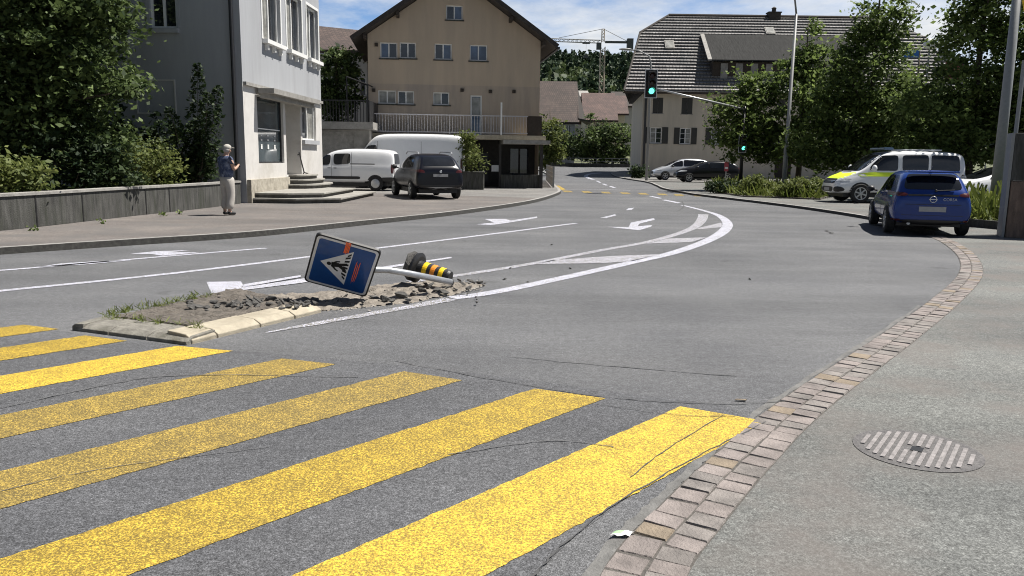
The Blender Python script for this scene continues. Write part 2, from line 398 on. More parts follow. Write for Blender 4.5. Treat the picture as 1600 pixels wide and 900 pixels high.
vs_.view_transform = 'Standard'; vs_.look = 'None'; vs_.gamma = 1; vs_.use_curve_mapping = False; vs_.exposure = 0.78
scene.cycles.filter_width = 1.05; scene.cycles.max_bounces = 6; scene.cycles.use_denoising = True

# ================================================================== GROUND, ROAD
def strip_sheet(xs, ys, dz, name, mat, hills=False):
    mb = MB(); nx = len(xs)
    vs = [Vector((x, y, (zt(y) if y < 110 else zt(110) + (y - 110) * .06) + dz)) for y in ys for x in xs]
    fs = [(j * nx + i, j * nx + i + 1, (j + 1) * nx + i + 1, (j + 1) * nx + i) for j in range(len(ys) - 1) for i in range(nx - 1)]
    mb.add(vs, fs); return mb.build(name, mat)
ys = list(np.linspace(-30, 60, 6)) + list(np.linspace(63, 200, 40)) + [600, 1500]
tag(strip_sheet(list(np.linspace(-1200, 1200, 25)), ys, -.06, 'ground', 'ground'), kind='structure')
road = tag(strip_sheet(list(np.linspace(-22, 46, 18)), list(np.linspace(-10, 60, 36)) + list(np.linspace(61, 104, 44)), 0, 'road', 'asphalt'), kind='structure')
Z1 = .005
def mark(mb, name, mat): return mb.build(name, mat, road)
def drape(p, dz): return Vector((p.x, p.y, zt(p.y) + dz))
def ribbon(mb, pts, wd, dz=Z1, k=8, jag=0.0):
    p = [Vector((q.x, q.y, 0)) for q in pts]
    if k > 1: p = smooth_line(p, k)
    wl = wd if isinstance(wd, (list, tuple)) else None
    n = len(p)
    def off(sgn):
        out = []
        for i in range(n):
            wv = (wd if wl is None else np.interp(i / (n - 1), np.linspace(0, 1, len(wl)), wl)) / 2
            t = p[min(i + 1, n - 1)] - p[max(i - 1, 0)]; nn = Vector((-t.y, t.x, 0)).normalized()
            out.append(drape(p[i] + nn * sgn * (wv + random.uniform(-jag, jag)), dz))
        return out
    a, b = off(1), off(-1)
    mb.add(a + b, [(n + i, n + i + 1, i + 1, i) for i in range(n - 1)])
def polymark(mb, px, dz=Z1):
    mb.sheet([drape(GT(*q), dz) for q in px])
# newer, darker asphalt laid around the crossing
mb = MB(); ed = smooth_line([G(-420, 470, .002), G(-60, 498, .002), G(240, 536, .002), G(520, 560, .002), G(800, 590, .002), G(960, 612, .002), G(1130, 633, .002)], 6)
mb.sheet(ed + [Vector((p.x, p.y, .002)) for p in (G(1192, 662), G(1090, 715), G(980, 777), G(890, 845), G(830, 905), Vector((-.25, 1.6, 0)), Vector((-.9, -6, 0)), Vector((-16, -6, 0)))]); mark(mb, 'asphalt_patch', 'asphalt_patch')
# --- yellow zebra crossing in front: 0.5 m bars at 1 m pitch
TL = [(1063, 636), (835, 608), (631, 581), (440, 561), (277, 541), (132, 525), (37, 508)]
RR = [(1197, 659), (946, 623), (723, 595), (525, 570), (364, 549), (200, 533), (91, 515)]
bar_dir = Vector((math.cos(R(48.6)), math.sin(R(48.6)), 0))
for i, (a, b) in enumerate(zip(TL, RR)):
    A, B = G(*a), G(*b); mb = MB(); ln = 4.6
    ns = 110; la, lb = [], []
    for k in range(ns + 1):
        j = lambda: Vector((random.gauss(0, .003), random.gauss(0, .003), 0))
        la.append(A - bar_dir * ln * k / ns + j() + Vector((0, 0, Z1))); lb.append(B - bar_dir * ln * k / ns + j() + Vector((0, 0, Z1)))
    n = len(la); mb.add(la + lb, [(i2, i2 + 1, n + i2 + 1, n + i2) for i2 in range(n - 1)])
    mark(mb, 'crosswalk_bar', ['yellow_new', 'yellow', 'yellow_old', 'yellow_old', 'yellow_new', 'yellow', 'yellow'][i])
# --- white lines
mb = MB()
ribbon(mb, [G(-160, 470.5), G(0, 455), G(300, 424), G(590, 388), G(760, 367), G(900, 349)], .14)
mark(mb, 'lane_line', 'white')
mb = MB(); ribbon(mb, [G(-200, 437), G(0, 423), G(205, 405.5), G(415, 388)], .12); mark(mb, 'lane_line', 'white')
mb = MB()
inner = [G(640, 440.5), G(740, 427), G(838, 411), G(941, 391), G(1007, 379.4), G(1056, 366.5), G(1085, 355), G(1096.5, 343.5), G(1099, 335)]
ribbon(mb, inner, [.16, .16, .16, .17, .2, .26, .3]); mark(mb, 'hatch_outline', 'white_old')
outer = [G(705, 466), G(740, 462), G(797.5, 452), G(884, 433.5), G(984, 411), G(1056, 394), G(1108, 375), G(1132, 360), G(1136, 348), G(1122, 336.5), G(1094, 327.7), G(1065, 320.5)]
mb = MB(); ribbon(mb, outer, [.20, .20, .20, .21, .23, .27, .24, .18, .14]); mark(mb, 'hatch_outline', 'white')
mb = MB(); ribbon(mb, [G(415, 520.5), G(500, 505), G(640, 480), G(705, 467.5)], [.04, .12, .16, .2], jag=.012); mark(mb, 'hatch_outline', 'white_old')
for q in ([(838, 413), (862, 407), (953, 400.5), (1032, 397.5), (988, 408.5), (941, 411.5)], [(1010, 381), (1045, 373), (1105, 371), (1080, 378.5)], [(1089, 357), (1127, 348), (1129, 355), (1092, 358.5)]):
    mb = MB(); polymark(mb, q); mark(mb, 'hatch_bar', 'white_old')
arrows = [[[(323, 441), (376, 440), (380, 446), (376, 451), (330, 459)], [(377, 450.3), (470, 436.5), (590, 418.5), (705, 402), (706, 404), (590, 422), (470, 443), (345, 458.5), (331, 459)], [(381, 445.4), (470, 431), (470, 434), (379, 450)]],
          [[(203, 397), (244, 392.8), (298, 391.3), (268, 394.3), (312, 394.8), (255, 400), (238, 397.5)]],
          [[(95, 412), (162, 408), (206, 407), (130, 414), (60, 417.5)]],
          [[(744, 350.8), (772, 348), (757, 342.5), (790, 342.3), (798, 345), (839, 338.5), (839.5, 340.6), (795, 348.2), (769, 351.8)]],
          [[(948.5, 354.6), (982, 355.4), (986, 348), (1022, 341), (1023, 343.7), (999, 349.6), (996, 354), (1019, 351.8), (1017, 354.6), (999, 360), (984, 358.5)]]]
for ar in arrows:
    mb = MB()
    for k, q in enumerate(ar): polymark(mb, q, Z1 + .003 * k)
    mark(mb, 'lane_arrow', 'white')
for q in ([(938, 340.6), (961, 335), (963, 336.8), (947, 340.8)], [(978, 328.6), (982, 325.6), (991, 324.8), (987, 328)], [(1059, 317.8), (1034, 312.7), (1040, 312.2), (1064, 317)], [(1030, 310.3), (1014, 307), (1019, 306.6), (1035, 309.8)],
          [(958, 293.6), (951, 291), (955, 290.8), (963, 293.4)], [(946, 289.8), (940, 287.4), (944, 287.2), (950, 289.6)], [(936.5, 285.6), (930.5, 282.8), (934, 282.6), (940, 285.4)]):
    mb = MB(); polymark(mb, q); mark(mb, 'centre_dash', 'white')
mb = MB(); ribbon(mb, [GT(927, 280.5), GT(917, 277), GT(916, 274), GT(924, 271.6), GT(940, 270.3)], .35); mark(mb, 'centre_line', 'white')
mb = MB(); ribbon(mb, [GT(884, 295.6), GT(930, 295.8), GT(985, 297.6)], .16); mark(mb, 'stop_line', 'white')
for k, x in enumerate((878, 908, 938, 968, 996, 1026, 1052, 1082)):
    mb = MB(); y = 299.3 + k * .95
    polymark(mb, [(x, y - 1.6), (x + 13, y - 1.2), (x + 18, y + 1.2), (x + 4, y + .9)]); mark(mb, 'crosswalk_bar', 'yellow_old')
mb = MB(); polymark(mb, [(868, 290), (873, 290), (884, 296), (877, 297)]); mark(mb, 'kerb_marking', 'yellow')
# --- cracks and patch seams
def wig(pts, amp):
    p = smooth_line(pts, 10); return [q + Vector((random.uniform(-amp, amp), random.uniform(-amp, amp), 0)) for q in p]
for pts, wd, mat in (([(1197, 661), (1090, 715), (980, 777), (890, 845), (830, 905)], .008, 'crack'), ([(800, 558), (960, 573), (1150, 588)], .012, 'seam'), ([(620, 565), (760, 592), (950, 622), (1120, 632), (1235, 628)], .010, 'crack'),
                     ([(1150, 652), (1060, 650), (930, 632)], .005, 'crack'), ([(0, 640), (160, 604), (280, 588), (560, 590)], .010, 'seam'), ([(700, 712), (860, 690), (960, 700)], .008, 'seam'), ([(1130, 650), (1040, 705), (985, 748)], .006, 'crack'),
                     ([(1290, 360), (1302, 366)], .05, 'crack'), ([(1060, 330), (1068, 322), (1066, 314)], .03, 'crack'), ([(0, 770), (120, 742), (260, 720), (420, 700)], .006, 'seam')):
    mb = MB(); ribbon(mb, wig([G(*q) for q in pts], wd * .8), wd, Z1 + .004, 1, wd * .3); mark(mb, 'road_crack', mat)

# --- left pavement with granite kerb
kl = [Vector((-20, -1, 0)), Vector((-12.2, 7.6, 0))] + [G(*p) for p in [(0, 398), (200, 384), (400, 370), (560, 353), (720, 335), (830, 318), (872, 305)]] + [Vector((2.35, 40, 0)), Vector((2.45, 46, 0)), Vector((2.75, 60, 0)), Vector((3.2, 75, 0)), Vector((2.5, 88, 0))]
kl = smooth_line(kl, 8)
KW, KH = .16, .11
back = offset_line(kl, KW)
mb = MB(); n = len(kl)
def up(p, z): return Vector((p.x, p.y, zt(p.y) + z))
vs = [up(p, 0) for p in kl] + [up(p, KH) for p in offset_line(kl, .02)] + [up(p, KH) for p in back]
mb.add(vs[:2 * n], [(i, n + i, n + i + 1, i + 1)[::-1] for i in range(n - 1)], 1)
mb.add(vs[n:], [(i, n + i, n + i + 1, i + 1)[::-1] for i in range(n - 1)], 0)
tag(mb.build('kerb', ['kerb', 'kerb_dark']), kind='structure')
mb = MB(); k1 = [i for i in range(n) if kl[i].y < 31]
inn = [up(p, KH - .004) for p in offset_line(kl, KW - .002)]
mb.sheet([inn[i] for i in k1] + [Vector((-4, 33, KH - .004)), Vector((-40, 33, KH - .004)), Vector((-40, -1, KH - .004))])
tag(mb.build('pavement', 'asphalt_left'), kind='structure')
mb = MB(); k2 = [i for i in range(k1[-1], n)]
mb.sheet([inn[i] for i in k2 if inn[i].y < 58] + [Vector((-40, 58, KH - .004)), Vector((-40, 33, KH - .004)), Vector((-4, 33, KH - .004))])
tag(mb.build('yard_paving', 'yard'), kind='structure')
for i0 in range(0, len(k2) - 1):
    pass
# --- right pavement: sett gutter, then a kerb
sl = [Vector((.05, 1.2, 0)), Vector((.28, 2.1, 0))] + [G(*p) for p in [(1006, 900), (1080, 805), (1165, 715), (1262, 628), (1400, 530), (1478, 470), (1516, 430), (1512, 402), (1485, 380), (1458, 368)]]
sl = smooth_line(sl, 14)
right_k = [sl[-1]] + [G(*p) for p in [(1365, 345), (1240, 325), (1100, 307.5), (1075, 304)]] + [Vector((8.2, 44, 0)), Vector((8.8, 50, 0)), Vector((9.4, 58, 0)), Vector((9.0, 72, 0)), Vector((11, 84, 0)), Vector((20, 90, 0)), Vector((40, 92, 0))]
right_k = smooth_line(right_k, 8)
mb = MB()
edge = [Vector((p.x, p.y, .003)) for p in offset_line(sl, -.10)]
mb.sheet(edge + [Vector((p.x, p.y, .003)) for p in right_k[1:9]] + [Vector((20, 26, .003)), Vector((30, 20, .003)), Vector((30, -6, .003)), Vector((-.2, -6, .003))])
tag(mb.build('pavement', 'asphalt_side'), kind='structure')
# cement strip along the gutter
mb = MB(); ribbon(mb, [q for q in offset_line(sl, .185) if q.y < 9], [.07, .06, .05, .03], .0035, 1, .012); tag(mb.build('gutter_edge', 'cement'), kind='structure')
# setts
mb = MB(); acc = [0.0]
for i in range(len(sl) - 1): acc.append(acc[-1] + (sl[i + 1] - sl[i]).length)
def on_sl(s):
    for i in range(len(sl) - 1):
        if acc[i + 1] >= s:
            t = (s - acc[i]) / (acc[i + 1] - acc[i]); d = (sl[i + 1] - sl[i]).normalized()
            return sl[i].lerp(sl[i + 1], t), d
    return sl[-1], (sl[-1] - sl[-2]).normalized()
ribbon(mb, sl, .315, .004, 1)
mb.m = [3] * len(mb.m)
for row in (-1, 1):
    s = random.random() * .1
    while s < acc[-1] - .2:
        ln = random.uniform(.11, .175); p, d = on_sl(s + ln / 2); nn = Vector((-d.y, d.x, 0))
        ww = random.uniform(.146, .156); c = p + nn * row * .0775 + Vector((random.uniform(-.003, .003), random.uniform(-.003, .003), 0))
        a = random.gauss(0, .035); d2 = (d + nn * a).normalized(); n2_ = Vector((-d2.y, d2.x, 0))
        h = random.uniform(.007, .013)
        hl, hw = ln / 2 - .0045, ww / 2
        top = [c + d2 * sx * (hl - .004) * random.uniform(.96, 1) + n2_ * sy * (hw - .005) * random.uniform(.96, 1) + Vector((0, 0, h + random.uniform(-.003, .003))) for sx, sy in ((-1, -1), (1, -1), (1, 1), (-1, 1))]
        bot = [c + d2 * sx * hl + n2_ * sy * hw for sx, sy in ((-1, -1), (1, -1), (1, 1), (-1, 1))]
        mb.add(bot + top, ((4, 5, 6, 7), (0, 1, 5, 4), (1, 2, 6, 5), (2, 3, 7, 6), (3, 0, 4, 7)), random.choices((0, 1, 2), (5, 4, .7))[0])
        s += ln
tag(mb.build('sett_gutter', ['sett', 'sett2', 'sett3', 'joint']), kind='structure')
# raised kerb + verge paving on the right beyond the blue car
n = len(right_k); mb = MB(); RH = .09
vs = [up(p, 0) for p in right_k] + [up(p, RH) for p in offset_line(right_k, -.03)] + [up(p, RH) for p in offset_line(right_k, -.17)]
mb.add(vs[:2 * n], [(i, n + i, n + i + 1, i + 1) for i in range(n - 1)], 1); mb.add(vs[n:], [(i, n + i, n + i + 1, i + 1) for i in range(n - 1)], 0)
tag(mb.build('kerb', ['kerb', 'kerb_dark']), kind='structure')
mb = MB(); inn = [up(p, RH - .003) for p in offset_line(right_k, -.165)]
q = [p for p in inn if p.y < 58]
mb.sheet(q + [Vector((46, 58, RH - .003)), Vector((46, 20.5, RH - .003)), Vector((16.5, 21.2, RH - .003)), Vector((11.2, 21.4, RH - .003))])
tag(mb.build('pavement', 'asphalt_side'), kind='structure')
mb = MB(); q = [p for p in inn if 56 < p.y < 86]
xs = q; fs = []; b = [Vector((46, p.y, p.z)) for p in q]; k = len(q)
mb.add(q + b, [(i, k + i, k + i + 1, i + 1) for i in range(k - 1)]); tag(mb.build('forecourt', 'yard'), kind='structure')

# ================================================================== FACADES
class Fac:
    """a wall plane: base point, horizontal direction u, outward normal n"""
    def __init__(s, p, u, out): s.p = Vector(p); s.u = Vector((u[0], u[1], 0)).normalized(); s.n = Vector((s.u.y, -s.u.x, 0)); s.n = s.n if s.n.dot(Vector((*out, 0))) > 0 else -s.n
    def P(s, u, z, d=0): return s.p + s.u * u + s.n * d + Vector((0, 0, z))
    def uz(s, x, y, d=0):
        r = ray(x, y); t = (s.p + s.n * d - CAM).dot(s.n) / r.dot(s.n); q = CAM + r * t - s.p; return q.dot(s.u), q.z
    def rect(s, x0, y0, x1, y1):
        a = s.uz(x0, y0); b = s.uz(x1, y1); c = s.uz(x0, y1); d = s.uz(x1, y0)
        return (min((a[0] + c[0]) / 2, (b[0] + d[0]) / 2), max((a[0] + c[0]) / 2, (b[0] + d[0]) / 2), (b[1] + c[1]) / 2, (a[1] + d[1]) / 2)
def wall_grid(F, u0, u1, z0, z1, holes, depth=.16, cuts=(), thick=True, mats=0):
    """wall with real openings: cells outside the holes, plus the reveals"""
    us = sorted({u0, u1, *[h for q in holes for h in q[:2]]}); zs = sorted({z0, z1, *[h for q in holes for h in q[2:4]]})
    bm = bmesh.new()
    for i in range(len(us) - 1):
        for j in range(len(zs) - 1):
            cu, cz = (us[i] + us[i + 1]) / 2, (zs[j] + zs[j + 1]) / 2
            if any(h[0] < cu < h[1] and h[2] < cz < h[3] for h in holes): continue
            if us[i] < u0 - 1e-6 or us[i + 1] > u1 + 1e-6 or zs[j] < z0 - 1e-6 or zs[j + 1] > z1 + 1e-6: continue
            bm.faces.new([bm.verts.new(F.P(*q)) for q in ((us[i], zs[j]), (us[i + 1], zs[j]), (us[i + 1], zs[j + 1]), (us[i], zs[j + 1]))])
    for h in holes:
        c = [(h[0], h[2]), (h[1], h[2]), (h[1], h[3]), (h[0], h[3])]; dd = h[4] if len(h) > 4 else depth
        for k in range(4):
            a, b = c[k], c[(k + 1) % 4]
            bm.faces.new([bm.verts.new(v) for v in (F.P(*a), F.P(*b), F.P(*b, -dd), F.P(*a, -dd))])
    for co, no in cuts:
        bmesh.ops.bisect_plane(bm, geom=bm.verts[:] + bm.edges[:] + bm.faces[:], plane_co=co, plane_no=no, clear_outer=True)
    bmesh.ops.remove_doubles(bm, verts=bm.verts, dist=.0005); bmesh.ops.recalc_face_normals(bm, faces=bm.faces)
    return bm
def bm_obj(bm, name, mats, parent=None):
    mb = MB(); bm.verts.index_update(); mb.add([v.co.copy() for v in bm.verts], [tuple(v.index for v in f.verts) for f in bm.faces]); bm.free()
    return mb.build(name, mats, parent)
def window(F, h, parent, mull=1, rail=0, depth=.11, fw=.055, pane='glass', frame='frame', sill=True, sill_mat='concrete', name='window', surround=None, sill_d=.07, sill_h=.06):
    u0, u1, z0, z1 = h[:4]; mb = MB()
    def bar(a0, a1, b0, b1, d0=-depth, d1=-depth + .05): mb.obox(F.P((a0 + a1) / 2, (b0 + b1) / 2, (d0 + d1) / 2), F.u * (a1 - a0) / 2, F.n * (d1 - d0) / 2, Vector((0, 0, (b1 - b0) / 2)))
    bar(u0, u0 + fw, z0, z1); bar(u1 - fw, u1, z0, z1); bar(u0 + fw, u1 - fw, z0, z0 + fw); bar(u0 + fw, u1 - fw, z1 - fw, z1)
    for k in range(mull):
        c = u0 + (u1 - u0) * (k + 1) / (mull + 1); bar(c - fw * .55, c + fw * .55, z0 + fw, z1 - fw, -depth, -depth + .045)
    for k in range(rail):
        c = z0 + (z1 - z0) * (k + 1) / (rail + 1); bar(u0 + fw, u1 - fw, c - .015, c + .015, -depth, -depth + .04)
    o = mb.build(name, frame, parent)
    panes = pane if isinstance(pane, (list, tuple)) else [pane]
    g = MB(); st = u0
    for k in range(mull + 1):
        e = u0 + (u1 - u0) * (k + 1) / (mull + 1)
        g.quad(F.P(st, z0, -depth - .004), F.P(e, z0, -depth - .004), F.P(e, z1, -depth - .004), F.P(st, z1, -depth - .004), k % len(panes)); st = e
    g.build('pane', list(panes), o)
    if sill:
        s = MB(); s.obox(F.P((u0 + u1) / 2, z0 - sill_h / 2 - .003, sill_d / 2 - .02), F.u * ((u1 - u0) / 2 + .07), F.n * (sill_d / 2 + .02), Vector((0, 0, sill_h / 2)))
        s.build('sill', sill_mat, o)
    if surround:
        s = MB(); t = .10
        for a0, a1, b0, b1 in ((u0 - t, u0, z0, z1 + t), (u1, u1 + t, z0, z1 + t), (u0, u1, z1, z1 + t)):
            s.obox(F.P((a0 + a1) / 2, (b0 + b1) / 2, .008), F.u * (a1 - a0) / 2, F.n * .014, Vector((0, 0, (b1 - b0) / 2)))
        s.build('surround', surround, o)
    return o
def fbox(mb, F, u0, u1, z0, z1, d0, d1, mi=0): mb.obox(F.P((u0 + u1) / 2, (z0 + z1) / 2, (d0 + d1) / 2), F.u * (u1 - u0) / 2, F.n * (d1 - d0) / 2, Vector((0, 0, (z1 - z0) / 2)), mi)

# ================================================================== LEFT SHOP BUILDING
gz = KH
LB = thing('shop_building', 'tall grey blue plastered house with stone shop front and entrance steps beside the pavement', 'building', (-8.28, 25, gz))
FL = Fac((-8.28, 25, gz), (.036, 1), (1, 0)); LEN = 8.75; TOP = 11.4; BAND = 3.62
FS = Fac((-8.28, 25, gz), (-1, .036), (0, -1))
shop = FL.rect(403, 155, 443, 255); door = FL.rect(447, 160, 470, 274); lwin = FL.rect(472, 163, 493.5, 219)
ups = [FL.rect(409, -30, 437, 62), FL.rect(447, -30, 470.5, 78), FL.rect(479, 12, 496.5, 94)]
ups = [(a, b, 5.22, 7.2) for a, b, c, d in ups]
up2 = [(a, b, 8.3, 10.1) for a, b, c, d in ups]
bm_obj(wall_grid(FL, 0, LEN, BAND, TOP, ups + up2), 'upper_wall', 'plaster_grey', LB)
bm_obj(wall_grid(FL, 0, LEN, 0, BAND, [(*shop, .14), (*door, .9), (*lwin, .16)]), 'shop_front_wall', 'plaster_white', LB)
swin = FS.rect(232, -60, 274, 44)
swin = (swin[0], swin[1], swin[2], swin[2] + 1.9)
bm_obj(wall_grid(FS, 0, 11, -.5, TOP, [swin, (swin[0], swin[1], swin[2] + 3.1, swin[3] + 3.1)]), 'side_wall', 'plaster_grey', LB)
mb = MB(); q = [FL.P(LEN, 0), FL.P(LEN, TOP), FL.P(LEN, TOP, -11), FL.P(LEN, 0, -11)]; mb.quad(*q)
q = [FS.P(11, -.5), FS.P(11, TOP), FS.P(11, TOP, -LEN), FS.P(11, -.5, -LEN)]; mb.quad(*q); mb.build('rear_wall', 'plaster_grey', LB)
mb = MB(); a = [FL.P(-.7, TOP, .7), FL.P(LEN + .7, TOP, .7), FL.P(LEN + .7, TOP, -11.7), FL.P(-.7, TOP, -11.7)]; mb.prism(a, (0, 0, .22)); 
c = sum(a, Vector()) / 4 + Vector((0, 0, 4)); t = [p + Vector((0, 0, .23)) for p in a]; mb.add(t + [c], ((0, 1, 4), (1, 2, 4), (2, 3, 4), (3, 0, 4))); mb.build('roof', 'roof_dark', LB)
for h in ups + up2:
    o = window(FL, h, LB, 1, 0, depth=.15, fw=.07, sill=True, sill_mat='frame', surround='frame', sill_d=.19, sill_h=.13, pane=['glass_curtain', 'glass'])
    mb = MB()
    for k in (.12, .5, .88): mb = MB(); fbox(mb, FL, h[0] + (h[1] - h[0]) * k - .04, h[0] + (h[1] - h[0]) * k + .04, h[2] - .33, h[2] - .135, 0, .12); mb.build('sill_bracket', 'frame', o)
for h in (swin, (swin[0], swin[1], swin[2] + 3.1, swin[3] + 3.1)):
    window(FS, h, LB, 1, 0, depth=.15, fw=.07, sill_mat='plaster_grey', surround='plaster_grey', sill_d=.12, sill_h=.14)
# shop window
o = window(FL, shop, LB, 0, 0, depth=.13, fw=.05, frame='metal_dark', sill=False, name='shop_window', pane='shop_glass')
mb = MB(); zc = shop[2] + (shop[3] - shop[2]) * .52; fbox(mb, FL, shop[0] + .3, shop[1] - .05, zc, zc + .035, -.128, -.118); mb.build('film_stripe', 'frame', o)
mb = MB()
for k in (.25, .5, .76):
    mb = MB(); u = shop[0] + (shop[1] - shop[0]) * k
    for z, hh in ((.42, .04), (.35, .05), (.27, .045), (.22, .1)):
        zz = shop[2] + (shop[3] - shop[2]) * z; fbox(mb, FL, u - .07, u + .07, zz, zz + hh, -.128, -.119)
    mb.build('poster_lettering', 'frame', o)
window(FL, lwin, LB, 1, 0, depth=.13, fw=.06, sill_mat='plaster_grey', sill_d=.12, sill_h=.16, pane=['glass', 'glass_curtain'])
# recessed door
mb = MB(); fbox(mb, FL, door[0] + .06, door[1] - .06, door[2], door[3] - .05, -.90, -.84); d_ = mb.build('door', 'wood_dark', LB)
mb = MB(); fbox(mb, FL, door[0] + .16, door[0] + .2, door[2] + .9, door[2] + 1.15, -.84, -.80); mb.build('handle', 'metal', d_)
# canopy over the shop front and string course
cn = FL.uz(389.5, 131)[0]; ce = FL.uz(488, 152)[0]
mb = MB(); fbox(mb, FL, .05, LEN - .05, BAND - .03, BAND + .07, 0, .10); mb.build('string_course', 'concrete_cap', LB)
mb = MB(); u0_, u1_ = shop[0] - .15, lwin[0] + .3
fbox(mb, FL, u0_, u1_, BAND - .20, BAND - .04, .10, .62); fbox(mb, FL, u0_ + .1, u1_ - .1, BAND - .34, BAND - .20, .12, .42)
mb.build('canopy', 'concrete', LB)
mb = MB(); fbox(mb, FL, .03, shop[1] + .12, 0, .72, 0, .14); mb.build('plinth', 'plinth', LB)
mb = MB(); p = FS.P(.24, 0, .09); mb.tube([p + Vector((0, 0, .35)), p + Vector((0, 0, TOP))], .055, 10); mb.tube([p + Vector((0, 0, .35)), p + Vector((-.2, 0, .12)), p + Vector((-.5, .04, .05))], .055, 8)
mb.build('downpipe', 'metal_dark', LB)
f = FS.rect(213, 124, 275, 178); mb = MB()
for a in ((f[0], f[1], f[2], f[2] + .04), (f[0], f[1], f[3] - .04, f[3]), (f[0], f[0] + .04, f[2] + .04, f[3] - .04), (f[1] - .04, f[1], f[2] + .04, f[3] - .04)): fbox(mb, FS, *a, .002, .03)
mb.build('panel_frame', 'plaster_white', LB)
mb = MB()
a = FL.uz(464, 238); b = FL.uz(472.5, 262); c2 = FL.uz(480, 270)
mb.tube([FL.P(*a, .08), FL.P(a[0] + .5, a[1] - .75, .10), FL.P(a[0] + .95, a[1] - .80, .10), FL.P(a[0] + 1.3, a[1] - 1.15, .1)], .026, 6); mb.tube([FL.P(a[0] + .5, a[1] - .75, .1), FL.P(a[0] + .5, a[1] - .9, 0)], .02, 6); mb.tube([FL.P(a[0] + .05, a[1] - .05, .1), FL.P(a[0] + .05, a[1] - .1, 0)], .02, 6)
mb.build('handrail', 'metal_dark', LB)
# steps: two wide stone steps, then three rounded ones at the door
mb = MB(); s0, s1 = .05, 6.6
def blob(F, uc, ru, dd, z0, z1, mb, k=14):
    pts = [F.P(uc - ru, z0, .0), ] + [F.P(uc + ru * (1.0 if abs(math.cos(a)) > .995 else 1) * -math.cos(a) * 1.0, z0, dd * (math.sin(a) ** .55)) for a in np.linspace(0.02, math.pi - .02, k)] + [F.P(uc + ru, z0, 0)]
    mb.prism(pts, (0, 0, z1 - z0))
fx = lambda u0, u1, d, z0, z1: mb.prism([FL.P(u0, z0, .142), FL.P(u0, z0, d * .55), FL.P(u0 + .7, z0, d), FL.P(u1, z0, d), FL.P(u1, z0, .142)], (0, 0, z1 - z0))
fx(.1, 6.2, 2.75, .10, .155); fx(.3, 5.4, 2.15, .255, .31)
mb.build('front_step', 'stone_step', LB, bevel=.012)
mb = MB(); fx(.16, 6.13, 2.67, 0, .098); fx(.36, 5.33, 2.07, .156, .253); mb.build('front_riser', 'riser_shade', LB)
mb = MB(); uc = (door[0] + door[1]) / 2 + .5
for r_, d_, z_ in ((1.75, 1.15, .313), (1.5, .85, .472), (1.25, .6, .632)): blob(FL, uc, r_, d_, z_ + .10, z_ + .155, mb)
mb.build('door_step', 'stone_step', LB, bevel=.012)
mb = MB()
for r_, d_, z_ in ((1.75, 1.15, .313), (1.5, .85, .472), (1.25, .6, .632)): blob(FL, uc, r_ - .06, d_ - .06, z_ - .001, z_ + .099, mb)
mb.build('door_riser', 'riser_shade', LB)

# garden wall
wl = smooth_line([Vector((-14.5, 3.5, gz)), Vector((-11.6, 9.5, gz)), Vector((-9.80, 15.0, gz)), Vector((-9.2, 18.8, gz)), Vector((-8.6, 22.5, gz)), Vector((-8.42, 24.85, gz))], 8)
GW = thing('garden_wall', 'low stained concrete garden wall with pale coping below the dark shrubs', 'wall', (-9.2, 18.8, gz))
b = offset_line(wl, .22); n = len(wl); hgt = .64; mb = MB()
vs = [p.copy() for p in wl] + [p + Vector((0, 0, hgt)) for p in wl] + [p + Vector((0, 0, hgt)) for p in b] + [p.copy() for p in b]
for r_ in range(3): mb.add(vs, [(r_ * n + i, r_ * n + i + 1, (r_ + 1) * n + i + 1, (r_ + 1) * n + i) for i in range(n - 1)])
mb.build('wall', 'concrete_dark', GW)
mb = MB(); fo = offset_line(wl, -.03); bo = offset_line(wl, .25)
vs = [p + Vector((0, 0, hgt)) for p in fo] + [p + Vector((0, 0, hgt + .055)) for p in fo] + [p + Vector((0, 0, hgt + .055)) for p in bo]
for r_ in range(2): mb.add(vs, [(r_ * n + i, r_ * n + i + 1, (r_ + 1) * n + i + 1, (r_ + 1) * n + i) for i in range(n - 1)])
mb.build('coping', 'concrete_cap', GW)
mb = MB()
for px in (52, 143, 238, 268):
    i = min(range(n), key=lambda k: abs(wl[k].x / wl[k].y - (px - 800) / 1250 * 1.013))
    p = wl[i] - (b[i] - wl[i]).normalized() * .004; d = (wl[min(i + 1, n - 1)] - wl[i - 1]).normalized(); mb.obox(p + Vector((0, 0, .31)), d * .018, (b[i] - wl[i]).normalized() * .003, Vector((0, 0, .31)))
mb.build('joint', 'sign_black', GW)
mb = MB(); bb = [p + Vector((0, 0, .42)) for p in b]; mb.sheet(bb + [Vector((-20.5, 25.6, gz + .42)), Vector((-30, 25, gz + .42)), Vector((-30, 3.5, gz + .42))]); tag(mb.build('garden_soil', 'soil'), kind='structure')

